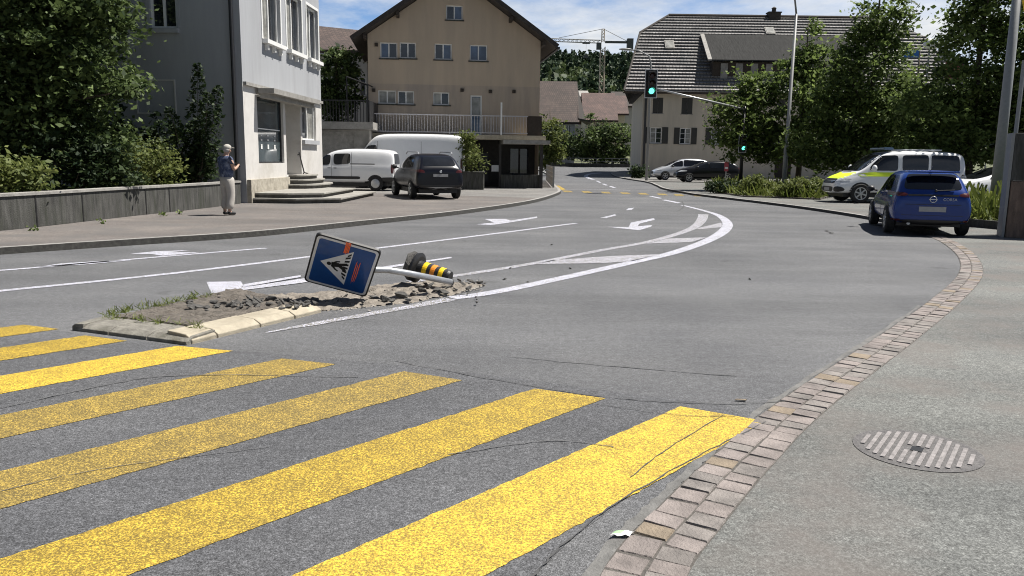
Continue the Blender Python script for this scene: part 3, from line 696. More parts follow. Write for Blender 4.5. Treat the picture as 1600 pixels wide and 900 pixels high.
# ================================================================== TAN HOUSE
P0 = Vector((-7.25, 40.7, .09)); P1 = Vector((1.28, 41.7, .09))
TH = thing('gabled_house', 'large tan rendered gable house with balcony and dark carport behind the parked vans', 'building', (P0.x, P0.y, P0.z))
FT = Fac(P0, (P1 - P0), (0, -1)); W = (P1 - P0).length; DEP = 13.0
apx = FT.uz(709, -44); el = FT.uz(548, 62, .9); er = FT.uz(872, 70, .9)
ridge_u = apx[0]; ridge_z = apx[1]; sl_l = (ridge_z - el[1]) / (ridge_u - el[0]); sl_r = (ridge_z - er[1]) / (er[0] - ridge_u)
pitch = (sl_l + sl_r) / 2
cutL = (FT.P(ridge_u, ridge_z - .16), (FT.u * -pitch + Vector((0, 0, 1))).normalized()); cutR = (FT.P(ridge_u, ridge_z - .16), (FT.u * pitch + Vector((0, 0, 1))).normalized())
tw = [FT.rect(594, 66, 621, 91), FT.rect(624.5, 66, 650, 91), FT.rect(679, 68, 706, 93), FT.rect(734, 70, 761.5, 95), FT.rect(697, 8, 723, 31),
      FT.rect(591, 141, 619, 162), FT.rect(621.5, 142, 647, 163), FT.rect(677, 144, 702, 164)]
dr = FT.rect(735, 149, 753, 197)
slab_z = 2.62; carport_u = FT.uz(655, 250)[0]
dr = (dr[0], dr[1], slab_z + .02, dr[3])
hole_l = (FT.uz(722, 250)[0], W - .02, .02, slab_z - .02)
lowz = FT.uz(700, 133)[1]
bm_obj(wall_grid(FT, 0, W, lowz, ridge_z, tw[:5], cuts=[cutL, cutR]), 'front_wall', 'tan', TH)
bm_obj(wall_grid(FT, 0, W, slab_z, lowz, tw[5:] + [dr]), 'front_wall_lower', 'tan_base', TH)
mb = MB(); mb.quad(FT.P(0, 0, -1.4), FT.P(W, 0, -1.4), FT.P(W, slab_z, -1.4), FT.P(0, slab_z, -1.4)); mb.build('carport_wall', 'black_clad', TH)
mb = MB(); ez_l = ridge_z - .16 - pitch * ridge_u; ez_r = ridge_z - .16 - pitch * (W - ridge_u)
mb.quad(FT.P(W, 0), FT.P(W, 0, -DEP), FT.P(W, ez_r, -DEP), FT.P(W, ez_r)); mb.quad(FT.P(0, 0), FT.P(0, ez_l), FT.P(0, ez_l, -DEP), FT.P(0, 0, -DEP))
mb.add([FT.P(0, 0, -DEP), FT.P(W, 0, -DEP), FT.P(W, ez_r, -DEP), FT.P(ridge_u, ridge_z - .16, -DEP), FT.P(0, ez_l, -DEP)], ((0, 1, 2, 3, 4),))
mb.build('side_wall', 'tan', TH)
# roof: two thick slopes with deep overhangs
mb = MB()
for sg, u_e in ((-1, el[0]), (1, er[0])):
    ze = ridge_z - pitch * abs(u_e - ridge_u); nn = (FT.u * sg * pitch + Vector((0, 0, 1))).normalized() * .2
    a = [FT.P(ridge_u, ridge_z, .95), FT.P(u_e, ze, .95), FT.P(u_e, ze, -DEP - .8), FT.P(ridge_u, ridge_z, -DEP - .8)]
    mb.prism([p - nn * .5 for p in a], nn)
ro = mb.build('roof', 'roof_dark', TH)
mb = MB()
for sg, u_e in ((-1, el[0]), (1, er[0])):
    for k, uu in enumerate((.25, .55, .87)):
        mb = MB(); u = ridge_u + (u_e - ridge_u) * uu; z = ridge_z - pitch * abs(u - ridge_u) - .3; fbox(mb, FT, u - .07, u + .07, z - .1, z + .1, -.2, .85); mb.build('purlin', 'wood_dark', ro)
mb = MB(); fbox(mb, FT, er[0] - .02, er[0] + .10, ridge_z - pitch * (er[0] - ridge_u) - .12, ridge_z - pitch * (er[0] - ridge_u) - .02, -DEP, .9); mb.build('gutter', 'metal_dark', ro)
pans = [['glass_blue', 'glass'], ['glass', 'glass'], ['glass', 'glass_blue'], ['glass_blue', 'glass_blue'], ['glass', 'glass_blue'], ['glass_curtain', 'glass_curtain'], ['glass', 'glass_curtain'], ['glass_curtain', 'glass']]
for h, p in zip(tw, pans): window(FT, h, TH, 1, 0, depth=.15, fw=.055, pane=p, sill_mat='concrete_dark', frame='frame')
o = window(FT, dr, TH, 0, 1, depth=.10, fw=.07, pane='glass_blue', sill=False, name='balcony_door')
mb = MB(); fbox(mb, FT, dr[0] + .08, dr[1] - .08, dr[2] + 1.0, dr[3] - .1, -.098, -.09); mb.build('curtain', 'glass_curtain', o)
mb = MB()
for px, py in ((588, 70), (722, 141), (766, 143), (803, 143), (584, 141)): mb = MB(); u, z = FT.uz(px, py); fbox(mb, FT, u - .08, u + .08, z - .08, z + .08, .002, .09); mb.build('wall_vent', 'wood_dark', TH)
# balcony
BD = 1.3
mb = MB(); fbox(mb, FT, .0, W + .15, slab_z - .22, slab_z, -.02, BD); mb.build('balcony_slab', 'concrete_light', TH)
RB = MB(); rz = slab_z + .95
fbox(RB, FT, .02, W - .75, rz - .05, rz, BD - .08, BD - .03); fbox(RB, FT, .02, W - .75, slab_z + .08, slab_z + .12, BD - .075, BD - .035)
u = .05
while u < W - .8:
    wv = .028 if int(u / 2.0) == int((u + .135) / 2.0) else .05
    fbox(RB, FT, u, u + wv * .7, slab_z + (.12 if wv < .04 else 0), rz - .05, BD - .07, BD - .045); u += .135
RB.build('balcony_railing', 'rail', TH)
mb = MB(); u, z = FT.uz(783.5, 165, BD); fbox(mb, FT, u - .04, u + .04, slab_z, z + .15, BD - .03, BD + .04); mb.build('balcony_post', 'frame', TH)
mb = MB(); fbox(mb, FT, W - .72, W - .05, slab_z + .003, rz, BD - .6, BD - .08); mb.build('balcony_box', 'wood_dark', TH)
mb = MB(); fbox(mb, FT, FT.uz(786, 211, BD)[0], W + .35, slab_z - .42, slab_z - .23, -.5, BD + .25); mb.build('porch_fascia', 'concrete_cap', TH)
mb = MB(); u0_ = FT.uz(783, 290, .9)[0]; fbox(mb, FT, u0_, W - .05, 0, .68, .55, .95); mb.build('porch_parapet', 'concrete_dark', TH)
for q in ((W - .10, W + .06, 0, slab_z - .43, .96, 1.1), (u0_ - .12, u0_ - .003, .0, slab_z - .43, .75, .9)): mb = MB(); fbox(mb, FT, *q); mb.build('porch_column', 'black_clad', TH)
a = FT.rect(802, 238, 831, 276); mb = MB(); 
for uu in (0, .52): mb = MB(); fbox(mb, FT, a[0] + uu, a[0] + uu + .42, .25, 2.0, -1.385, -1.36); mb.build('porch_door', 'glass', TH)
a = FT.rect(751, 243, 766, 285); mb = MB(); fbox(mb, FT, a[0], a[1], .25, 1.75, -1.385, -1.36); mb.build('cellar_door', 'metal_dark', TH)
mb = MB(); a = FT.rect(768, 258, 781.5, 268); fbox(mb, FT, a[0], a[1], a[2], a[3], -.02, .0); mb.build('notice_board', 'sign_white', TH)

# ================================================================== GARAGE BLOCK between the two
GA = thing('garage_block', 'low grey flat roofed garage with terrace between the shop and tan house', 'building', (-9, 37.5, gz))
FG = Fac((-11.5, 38.3, gz), (1, .03), (0, -1)); gu = FG.uz(577, 200)[0]
gd = FG.rect(485, 206, 554, 300); gd = (gd[0], gd[1], .01, gd[3])
bm_obj(wall_grid(FG, 0, gu, 0, 2.7, [gd]), 'front_wall', 'concrete', GA)
mb = MB(); mb.quad(FG.P(gu, 0), FG.P(gu, 2.7), FG.P(gu, 2.7, -6), FG.P(gu, 0, -6)); mb.build('side_wall', 'concrete', GA)
mb = MB(); fbox(mb, FG, gd[0], gd[1], gd[2], gd[3], -.15, -.11); mb.build('garage_door', 'concrete_cap', GA)
mb = MB(); fbox(mb, FG, -.2, gu + .28, 2.72, 3.05, -6, .75); mb.build('roof_slab', 'concrete', GA)
mb = MB(); q = .0
while q < gu: fbox(mb, FG, q, q + .03, 3.05, 4.0, .5, .53); q += .14
fbox(mb, FG, 0, gu + .1, 4.0, 4.05, .48, .55); fbox(mb, FG, gu + .06, gu + .1, 3.05, 4.05, -5, .5)
mb.build('terrace_railing', 'metal_dark', GA)
BH = thing('rear_house', 'white house with brown roof partly hidden behind the terrace tree', 'building', (-11, 50, gz))
FB = Fac((-16, 49, gz), (1, 0), (0, -1)); wu = FB.uz(574, 100)[0]; wz = FB.uz(560, 85)[1]
h1 = FB.rect(562, 122, 572, 150)
bm_obj(wall_grid(FB, 0, wu, 0, wz, [h1]), 'front_wall', 'plaster_white', BH); window(FB, h1, BH, 0, 0)
mb = MB(); mb.quad(FB.P(wu, 0), FB.P(wu, wz), FB.P(wu, wz, -8), FB.P(wu, 0, -8)); mb.build('side_wall', 'plaster_white', BH)
a = [FB.P(-.5, wz, .6), FB.P(wu + .4, wz - .1, .6), FB.P(wu + .4, wz + 1.6, -4), FB.P(-.5, wz + 2.3, -4)]; mb = MB(); mb.prism(a, (0, 0, .25)); mb.build('roof', 'roof_brown', BH, uvf=lambda p: (p.x, p.y))
PG = thing('pergola', 'thin dark metal pergola frame standing on the garage terrace', 'pergola', (-7.2, 40.2, 3.1))
mb = MB(); x0, x1, y0, y1, z0, z1 = -8.05, -7.05, 39.4, 41.5, 3.15, 5.35
for x in (x0, x1):
    for y in (y0, y1): mb.box(x - .03, x + .03, y - .03, y + .03, z0, z1 - (.35 if x == x1 else 0))
for y in (y0, y1): mb.tube([(x0, y, z1), (x1, y, z1 - .35)], .03, 6)
for x, z in ((x0, z1), (x1, z1 - .35)): mb.tube([(x, y0, z), (x, y1, z)], .03, 6)
mb.build('pergola_frame', 'metal_dark', PG)

# ================================================================== RIGHT LONG HOUSE
HY = 71.0; HZ = zt(HY)
RH_ = thing('farmhouse', 'long cream house with huge ribbed grey tiled hip roof behind the street trees', 'building', (11, HY, HZ))
x0 = at(1001, 250, HY).x; x1 = 38.0
FH = Fac((x0, HY, HZ), (1, 0), (0, -1)); HW = x1 - x0
eL = at(975, 142, HY - 1.0); bk = at(1000, 52, HY + 4.6); rg = at(1045, 25, HY + 7); re = at(1500, 22.5, HY + 7)
eave_z = eL.z - .1
hw = [FH.rect(1020, 152.5, 1036, 177), FH.rect(1065, 153, 1082, 178), FH.rect(1015.5, 199, 1034, 224), FH.rect(1062, 200, 1079.5, 225)]
bay = []
for k in range(8):
    b0 = hw[3][0] + (k + 1) * 2.75; bay += [(b0, b0 + (hw[3][1] - hw[3][0]), hw[3][2], hw[3][3]), (b0, b0 + (hw[1][1] - hw[1][0]), hw[1][2], hw[1][3])]
arch = FH.rect(1210, 250, 1236, 280); arch = (arch[0], arch[1], .02, 2.3)
bay = [b for b in bay if b[1] < HW - .5]
bm_obj(wall_grid(FH, 0, HW, 0, eave_z - HZ, hw + bay + [arch]), 'front_wall', 'cream', RH_)
mb = MB(); mb.quad(FH.P(0, 0), FH.P(0, eave_z - HZ), FH.P(1.1, eave_z - HZ, -14), FH.P(1.1, 0, -14)); mb.quad(FH.P(HW, 0), FH.P(HW, 0, -14), FH.P(HW, eave_z - HZ, -14), FH.P(HW, eave_z - HZ)); mb.quad(FH.P(1.1, 0, -14), FH.P(1.1, eave_z - HZ, -14), FH.P(HW, eave_z - HZ, -14), FH.P(HW, 0, -14)); mb.build('side_wall', 'cream', RH_)
def shut(F, h, closed, o):
    mb = MB(); wd_ = (h[1] - h[0])
    if closed:
        sh_ = ((h[0], h[0] + wd_ / 2 - .01, h[2], h[3], -.03, .0), (h[0] + wd_ / 2 + .01, h[1], h[2], h[3], -.03, .0))
    else:
        sh_ = ((h[0] - wd_ * .52, h[0] - .02, h[2] - .02, h[3] + .02, .01, .05), (h[1] + .02, h[1] + wd_ * .52, h[2] - .02, h[3] + .02, .01, .05))
    for q in sh_: mb = MB(); fbox(mb, F, *q); mb.build('shutter', 'shutter', o)
for k, h in enumerate(hw + bay):
    o = window(FH, h, RH_, 1, 2, depth=.13, fw=.07, pane=['glass', 'glass_curtain'] if k % 2 else ['glass_curtain', 'glass'], sill_mat='concrete')
    shut(FH, h, k < 2 or (k > 3 and k % 2), o)
mb = MB(); fbox(mb, FH, arch[0], arch[1], arch[2], arch[3], -.15, -.11); mb.build('barn_door', 'wood_dark', RH_)
RL = (rg - eL).length
def uv_roof(p): return (p.x, math.hypot(p.y - eL.y, p.z - eL.z))
e2 = Vector((x1 + 1.2, eL.y, eL.z)); b2 = Vector((x1 - .6, bk.y, bk.z)); r2 = Vector((x1 - 3.5, rg.y, rg.z))
mir = lambda p: Vector((p.x + (rg.y - p.y) * (.34 if p.x < 20 else 0), 2 * rg.y - p.y, p.z))
dx0, dx1 = at(1103, 100, HY + 2).x, at(1330, 100, HY + 2).x
def on_slope(x, z):                       # point of the front slope at height z
    if z <= bk.z: t = (z - eL.z) / (bk.z - eL.z); return Vector((x, eL.y + (bk.y - eL.y) * t, z))
    t = (z - bk.z) / (rg.z - bk.z); return Vector((x, bk.y + (rg.y - bk.y) * t, z))
mb = MB()
for r_ in (lambda p: p, mir):
    mb.quad(*[r_(p) for p in (eL, e2, b2, bk)]); mb.quad(*[r_(p) for p in (bk, b2, r2, rg)])
mb.add([eL, bk, mir(bk), mir(eL)], ((0, 1, 2, 3),)); mb.add([bk, rg, mir(bk)], ((0, 1, 2),)); mb.add([e2, mir(e2), mir(b2), b2], ((0, 1, 2, 3),)); mb.add([b2, mir(b2), r2], ((0, 1, 2),))
rf = mb.build('roof', 'roof_under', RH_, uvf=uv_roof)
# tile courses as real ridges so that the eaves of each course catch the sun
mb = MB(); ncs = 25
for k in range(ncs):
    z = eL.z + (rg.z - eL.z) * (k + .4) / ncs; p = on_slope(0, z)
    lt = eL.x + (bk.x - eL.x) * (z - eL.z) / (bk.z - eL.z) if z < bk.z else bk.x + (rg.x - bk.x) * (z - bk.z) / (rg.z - bk.z)
    rt_ = e2.x + (b2.x - e2.x) * (z - eL.z) / (bk.z - eL.z) if z < bk.z else b2.x + (r2.x - b2.x) * (z - bk.z) / (rg.z - bk.z)
    up_ = (on_slope(0, z + .1) - p).normalized(); nn = up_.cross(Vector((1, 0, 0))); nn = nn if nn.z > 0 else -nn
    if nn.y > 0: nn = Vector((nn.x, -nn.y, nn.z))
    a = Vector((lt, p.y, p.z)); b_ = Vector((rt_, p.y, p.z))
    lo = -up_ * .0
    mb.add([a + nn * .11, b_ + nn * .11, b_ + up_ * .22 + nn * .03, a + up_ * .22 + nn * .03, a, b_], ((0, 1, 2, 3), (4, 5, 1, 0)), 0)
mb.build('tile_course', 'roof_tile', rf, uvf=uv_roof)
mb = MB(); mb.tube([rg + Vector((0, 0, .08)), r2 + Vector((0, 0, .08))], .14, 8); mb.tube([bk + Vector((0, 0, .06)), rg + Vector((0, 0, .06))], .12, 8); mb.tube([eL + Vector((0, 0, .03)), bk + Vector((0, 0, .06))], .10, 8); mb.build('ridge_tile', 'roof_dark', rf)
mb = MB(); mb.quad(eL + Vector((0, .02, -.02)), e2 + Vector((0, .02, -.02)), Vector((e2.x, HY, eL.z - .12)), Vector((eL.x, HY, eL.z - .12))); fbox(mb, FH, -1, HW + 1, eL.z - HZ - .17, eL.z - HZ - .03, .93, 1.08); mb.build('eave_board', 'wood_dark', rf)
for px, py in ((1046, 71), (1204, 49)):
    c = on_slope(0, at(px, py, HY + 3).z); d = ray(px, py); c = CAM + d * (c.y / d.y); c = Vector((c.x, on_slope(0, c.z).y, c.z)); u_ = (on_slope(0, c.z + .1) - on_slope(0, c.z)).normalized(); nn = Vector((0, -u_.z, u_.y))
    mb = MB(); mb.obox(c + nn * .08, Vector((.42, 0, 0)), u_ * .55, nn * .09); s_ = mb.build('skylight', 'concrete_cap', rf)
    mb = MB(); mb.obox(c + nn * .18, Vector((.33, 0, 0)), u_ * .45, nn * .012); mb.build('pane', 'glass_curtain', s_)
c = at(1209, 22, HY + 7); mb = MB(); mb.box(c.x - .55, c.x + .55, c.y - .4, c.y + .4, rg.z - .4, rg.z + .35); mb.box(c.x - .62, c.x + .62, c.y - .47, c.y + .47, rg.z + .35, rg.z + .45); mb.lathe((c.x, c.y, rg.z + .45), (0, 0, 1), [(0, .22), (.35, .18), (.36, .26), (.5, .05)], 10); mb.build('chimney', 'roof_dark', rf)
# long lean-to dormer with a sheet roof
tz = at(1240, 58, HY + 4).z; bz = at(1240, 99, HY + 1).z
tp = on_slope(0, tz); bt = Vector((0, HY - .2, bz))
mb = MB(); mb.prism([Vector((dx0 + .25, tp.y, tz + .1)), Vector((dx1, tp.y, tz + .1)), Vector((dx1, bt.y, bz)), Vector((dx0, bt.y, bz))], (0, 0, .10)); dm = mb.build('dormer_roof', 'roof_sheet', RH_)
mb = MB(); mb.prism([Vector((dx0 - .1, tp.y, tz + .12)), Vector((dx0 + .25, tp.y, tz + .12)), Vector((dx0, bt.y, bz)), Vector((dx0 - .35, bt.y, bz))], (0, 0, .12)); mb.build('verge_flashing', 'concrete_cap', dm)
mb = MB(); mb.prism([Vector((dx0 + .2, bt.y + .5, bz - .05)), Vector((dx0 + .2, bt.y + .5, eL.z)), Vector((dx0 + .2, on_slope(0, bz).y, bz))], (.12, 0, 0)); mb.box(dx0 + .3, dx1 - .2, bt.y + .55, bt.y + .65, eL.z - .1, bz - .02); mb.build('dormer_wall', 'wood_dark', dm)
mb = MB()
for k in range(10): mb = MB(); mb.box(dx0 + .9 + k * 1.3, dx0 + 1.5 + k * 1.3, bt.y + .45, bt.y + .54, eL.z + .1, bz - .15); mb.build('dormer_post', 'concrete', dm)
mb = MB(); p = FH.P(.25, 0, .1); mb.tube([p, p + Vector((0, 0, eave_z - HZ - .1)), p + Vector((.1, -.7, eave_z - HZ))], .10, 8); mb.build('downpipe', 'metal_dark', RH_)

# ================================================================== FAR HOUSES
def far_house(name, label, xa, xb, Y, y_eave, y_top, depth, roofmat, wallmat, gable_right=False, wins=()):
    z0 = zt(Y) if Y < 110 else zt(110) + (Y - 110) * .06
    A = at(xa, 250, Y); B = at(xb, 250, Y); ze = at((xa + xb) / 2, y_eave, Y).z; zr = at((xa + xb) / 2, y_top, Y + depth / 2).z
    h = thing(name, label, 'building', (A.x, Y, z0)); F = Fac((A.x, Y, z0), (1, 0), (0, -1)); wd_ = B.x - A.x
    hs = [F.rect(*q) for q in wins]; hs = [q for q in hs if q[0] > .1 and q[1] < wd_ - .1]
    bm_obj(wall_grid(F, 0, wd_, 0, ze - z0, hs), 'front_wall', wallmat, h)
    mb = MB()
    for s in (0, wd_): mb.add([F.P(s, 0), F.P(s, ze - z0), F.P(s, zr - z0, -depth / 2), F.P(s, ze - z0, -depth), F.P(s, 0, -depth)], ((0, 1, 2, 3, 4),))
    mb.quad(F.P(0, 0, -depth), F.P(wd_, 0, -depth), F.P(wd_, ze - z0, -depth), F.P(0, ze - z0, -depth)); mb.build('side_wall', wallmat, h)
    mb = MB(); sl_ = (zr - ze) / (depth / 2)
    for sg in (0, 1):
        ya, yb = (.5, -depth / 2) if sg == 0 else (-depth - .5, -depth / 2)
        mb.prism([F.P(-.5, ze - z0 - .5 * sl_, ya), F.P(wd_ + .5, ze - z0 - .5 * sl_, ya), F.P(wd_ + .5, zr - z0, yb), F.P(-.5, zr - z0, yb)], (0, 0, .25))
    r_ = mb.build('roof', roofmat, h, uvf=lambda p: (p.x, p.y * 1.2))
    for q in hs: window(F, q, h, 1, 0, pane='glass')
    return h, F, wd_, ze, zr, z0, r_
h, F, wd_, ze, zr, z0, r_ = far_house('far_house', 'grey plastered house with wide mottled brown roof behind the lane fence', 838, 897, 102, 187, 130, 9, 'roof_brown', 'plaster_grey', wins=[(868, 195, 876, 215), (884, 195, 892, 215)])
mb = MB(); mb.prism([F.P(wd_ + .4, ze - z0, .2), F.P(wd_ + 2.2, ze - z0 - .3, .2), F.P(wd_ + 2.2, ze - z0 - .3, -8), F.P(wd_ + .4, zr - z0 - .2, -4.5)], (0, 0, .2)); mb.build('verge', 'roof_dark', r_)
far_house('far_house', 'cream house with faded red roof standing behind the dark round tree', 915, 958, 116, 186, 148, 9, 'roof_pink', 'cream', wins=[(930, 195, 938, 206)])
far_house('far_house', 'small cream gable house at the foot of the wooded hill', 954, 974, 118, 176, 152, 6, 'roof_pink', 'cream')
far_house('far_house', 'teal walled house under a dark roof beside the cream farmhouse corner', 962, 1010, 124, 166, 146, 10, 'roof_dark', 'plaster_grey')
far_house('far_house', 'low white shed with flat pale roof below the tower crane', 890, 914, 128, 152, 144, 8, 'concrete_cap', 'plaster_white')

# ================================================================== FOLIAGE
def leaf_mesh(name, pts, size, mat, parent=None, seed=0, tone=None, up=.35, aspect=1.7, loc=None, jitter=.35, dirs=None):
    """many small leaf faces (bent rhombs) at the given points"""
    g = np.random.default_rng(seed); P = np.asarray(pts, float); n = len(P)
    nrm = g.normal(size=(n, 3)); nrm /= np.linalg.norm(nrm, axis=1)[:, None]; nrm[:, 2] = np.abs(nrm[:, 2]) + up; nrm /= np.linalg.norm(nrm, axis=1)[:, None]
    a = g.normal(size=(n, 3)) if dirs is None else dirs + g.normal(size=(n, 3)) * .25
    a -= nrm * np.sum(a * nrm, axis=1)[:, None]; a /= np.linalg.norm(a, axis=1)[:, None]; b = np.cross(nrm, a)
    s = size * (1 + jitter * g.normal(size=n)).clip(.45, 1.8); l = (s * aspect / 2)[:, None]; w_ = (s / 2)[:, None]
    if dirs is None: v = np.stack([P - a * l, P - b * w_ - nrm * w_ * .25, P + a * l, P + b * w_ - nrm * w_ * .25], axis=1).reshape(-1, 3)
    else: v = np.stack([P - b * w_ * .5, P + b * w_ * .5, P + a * l * 2 + b * w_ * .06, P + a * l * 2 - b * w_ * .06], axis=1).reshape(-1, 3)
    if parent is not None:
        inv = np.array(rootmat(parent).inverted()); v = v @ inv[:3, :3].T + inv[:3, 3]
    elif loc is not None: v = v - np.asarray(loc)
    me = bpy.data.meshes.new(name); me.vertices.add(4 * n); me.loops.add(4 * n); me.polygons.add(n)
    me.vertices.foreach_set('co', v.ravel()); me.loops.foreach_set('vertex_index', np.arange(4 * n)); me.polygons.foreach_set('loop_start', np.arange(0, 4 * n, 4)); me.polygons.foreach_set('loop_total', np.full(n, 4))
    me.materials.append(M[mat]); t = (g.beta(2, 2.4, size=n) if tone is None else (tone + g.normal(size=n) * .17).clip(0, 1))
    at_ = me.attributes.new('tone', 'FLOAT', 'FACE'); at_.data.foreach_set('value', t.astype(np.float32))
    me.update(calc_edges=True); o = bpy.data.objects.new(name, me); C.objects.link(o)
    if parent is not None: o.parent = parent; ROOTM[o.name] = rootmat(parent)
    elif loc is not None: o.location = loc
    return o
def crown_points(ells, n, g, clump=.32, per=40, inner=.45):
    """leaf positions gathered in clumps that fill each ellipsoid, densest near its skin"""
    vol = np.array([r[0] * r[1] * r[2] for c, r in ells]) ** .72; vol /= vol.sum(); out = []; tn = []; cl = []
    for (c, r), f in zip(ells, vol):
        k = max(3, int(n * f / per)); d = g.normal(size=(k, 3)); d /= np.linalg.norm(d, axis=1)[:, None]
        q = d * (inner + (1.02 - inner) * g.random(k) ** .6)[:, None] * (1 + .13 * g.normal(size=k))[:, None]
        cen = np.array(c) + q * np.array(r); cl.append(cen)
        for ce in cen:
            m_ = g.integers(int(per * .5), int(per * 1.5)); s = clump * g.uniform(.6, 1.35)
            out.append(ce + g.normal(size=(m_, 3)) * np.array([s, s, s * .62])); tn.append(np.full(m_, g.beta(2, 2.2)))
    return np.concatenate(out), np.concatenate(tn), np.concatenate(cl)
def tree(label, base, top, ells, nleaf, size, mat, tr=.14, seed=0, group=None, clump=.32, cat='tree', name='tree', limbs=10, inner=.45, lean=(0, 0)):
    g = np.random.default_rng(seed); base = Vector(base)
    t = thing(name, label, cat, base, 0, group)
    P, tn, cl = crown_points([((base.x + c[0], base.y + c[1], base.z + c[2]), r) for c, r in ells], nleaf, g, clump, inner=inner)
    keep = P[:, 2] > base.z + .12; P = P[keep]; tn = tn[keep]
    leaf_mesh('crown', P, size, mat, t, seed, tone=tn)
    mb = MB(); pts = [base + Vector((lean[0] * k / 5 + random.uniform(-.05, .05) * (k > 0), lean[1] * k / 5 + random.uniform(-.05, .05) * (k > 0), top * k / 5)) for k in range(6)]
    mb.tube(pts, [tr * 1.25, tr, tr * .85, tr * .65, tr * .42, tr * .15], 9)
    for k in g.choice(len(cl), size=min(limbs, len(cl)), replace=False):
        e = Vector(cl[k]); f = min(.85, max(.15, (e.z - base.z) / top - .22)); i = int(f * 5); s = pts[i].lerp(pts[min(i + 1, 5)], f * 5 - i)
        md = s.lerp(e, .5) + Vector((0, 0, .12 * (e - s).length)); mb.tube([s, md, e], [tr * .4 * (1.1 - f), tr * .22, .012], 6)
    mb.build('trunk', 'bark', t, smooth=True)
    return t
def shrub(label, base, r, n, size, mat, seed, clump=.16, cat='shrub', name='shrub', stems=7, group=None):
    g = np.random.default_rng(seed); base = Vector(base); t = thing(name, label, cat, base, 0, group)
    ell = [((base.x, base.y, base.z + r[2] * .85), r)] + [((base.x + g.normal() * r[0] * .5, base.y + g.normal() * r[1] * .5, base.z + r[2] * g.uniform(.6, 1.35)), (r[0] * .5, r[1] * .5, r[2] * .55)) for _ in range(4)]
    P, tn, cl = crown_points(ell, n, g, clump, 26); k = P[:, 2] > base.z + .02; P = P[k]; tn = tn[k]
    leaf_mesh('leaves', P, size, mat, t, seed, tone=tn)
    mb = MB()
    for k in g.choice(len(cl), size=min(stems, len(cl)), replace=False):
        e = Vector(cl[k]); mb.tube([base + Vector((g.normal() * .06, g.normal() * .06, -.03)), base.lerp(e, .5) + Vector((0, 0, .1)), e], [.02, .014, .006], 5)
    mb.build('stems', 'bark', t); return t

# --- garden behind the low wall on the left
gs = gz + .42
def LT(px, Y, z=0.0): p = at(px, 260, Y); return Vector((p.x, p.y, gs + z))
tree('big broad leaved tree with dense dark crown overhanging the garden wall at far left', LT(20, 21), 7.5,
     [((-.3, .3, 4.2), (3.0, 2.6, 2.9)), ((1.7, -.5, 4.0), (1.6, 1.3, 1.5)), ((2.7, -.7, 2.75), (1.15, .9, .42)), ((3.4, -.7, 2.75), (.5, .5, .22)), ((-2.5, -.8, 3.2), (2.0, 1.6, 2.2)), ((1.0, -.2, 6.0), (2.2, 1.8, 1.6)), ((.7, -.8, 1.9), (1.9, 1.2, 1.1)), ((2.7, -.3, 4.9), (1.0, .9, .85)), ((-.6, -1.2, 2.9), (1.6, 1.0, 1.4)), ((1.9, -.3, 1.5), (1.2, .9, .8))], 52000, .088, 'leaf_left', .2, 11, clump=.21, limbs=18)
tree('second garden tree crowding behind the big one, with dark drooping foliage', LT(-120, 24), 8.5,
     [((0, 0, 5), (3.2, 2.5, 3.6)), ((2.6, .4, 3), (2.2, 1.6, 2.2)), ((3.4, 0, 5.4), (2.0, 1.6, 2))], 11000, .16, 'leaf_dark', .2, 12, clump=.34)
shrub('pale leaved bush in sun just above the left end of the garden wall', LT(12, 16.6, -.1), (.6, .5, .62), 2000, .065, 'leaf_lime', 21)
shrub('large light green bush spilling over the coping in the middle of the garden wall', LT(212, 21.2, -.1), (1.1, .7, .85), 4600, .056, 'leaf_lime', 22, .13, stems=14)
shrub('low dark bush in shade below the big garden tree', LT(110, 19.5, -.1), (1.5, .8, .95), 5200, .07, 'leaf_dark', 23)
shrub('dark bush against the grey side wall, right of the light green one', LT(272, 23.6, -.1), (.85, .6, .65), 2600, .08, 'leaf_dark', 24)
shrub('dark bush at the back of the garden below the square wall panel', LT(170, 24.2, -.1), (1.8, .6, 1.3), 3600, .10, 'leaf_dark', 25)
g = np.random.default_rng(31); tb = LT(306, 23.4)
t = thing('tall_weed_shrub', 'tall slender dark shrub with pointed sprays rising before the grey side wall', 'shrub', tb)
mb = MB(); P = []
for k in range(11):
    hh = g.uniform(1.0, 3.2) if k else 3.6; dx = g.normal() * .42 + .32 * (hh / 3.4); dy = g.normal() * .2; e = tb + Vector((dx, dy, hh)); md = tb.lerp(e, .5) + Vector((dx * .15, 0, .1)); mb.tube([tb, md, e], [.02, .014, .005], 5)
    for s in np.linspace(.3, 1, int(hh * 11)):
        q = tb * (1 - s) ** 2 + md * 2 * s * (1 - s) + e * s * s
        for sd_ in (-1, 1):
            rr = (1.12 - s) * .5 + .06; ang = g.uniform(-.6, .6)
            for f in np.linspace(.25, 1, 5): P.append((q.x + sd_ * rr * f * math.cos(ang), q.y + rr * f * math.sin(ang) * 1.2, q.z + .10 * f - .16 * f * f))
mb.build('stems', 'bark', t); leaf_mesh('leaves', P, .075, 'leaf_dark', t, 32)
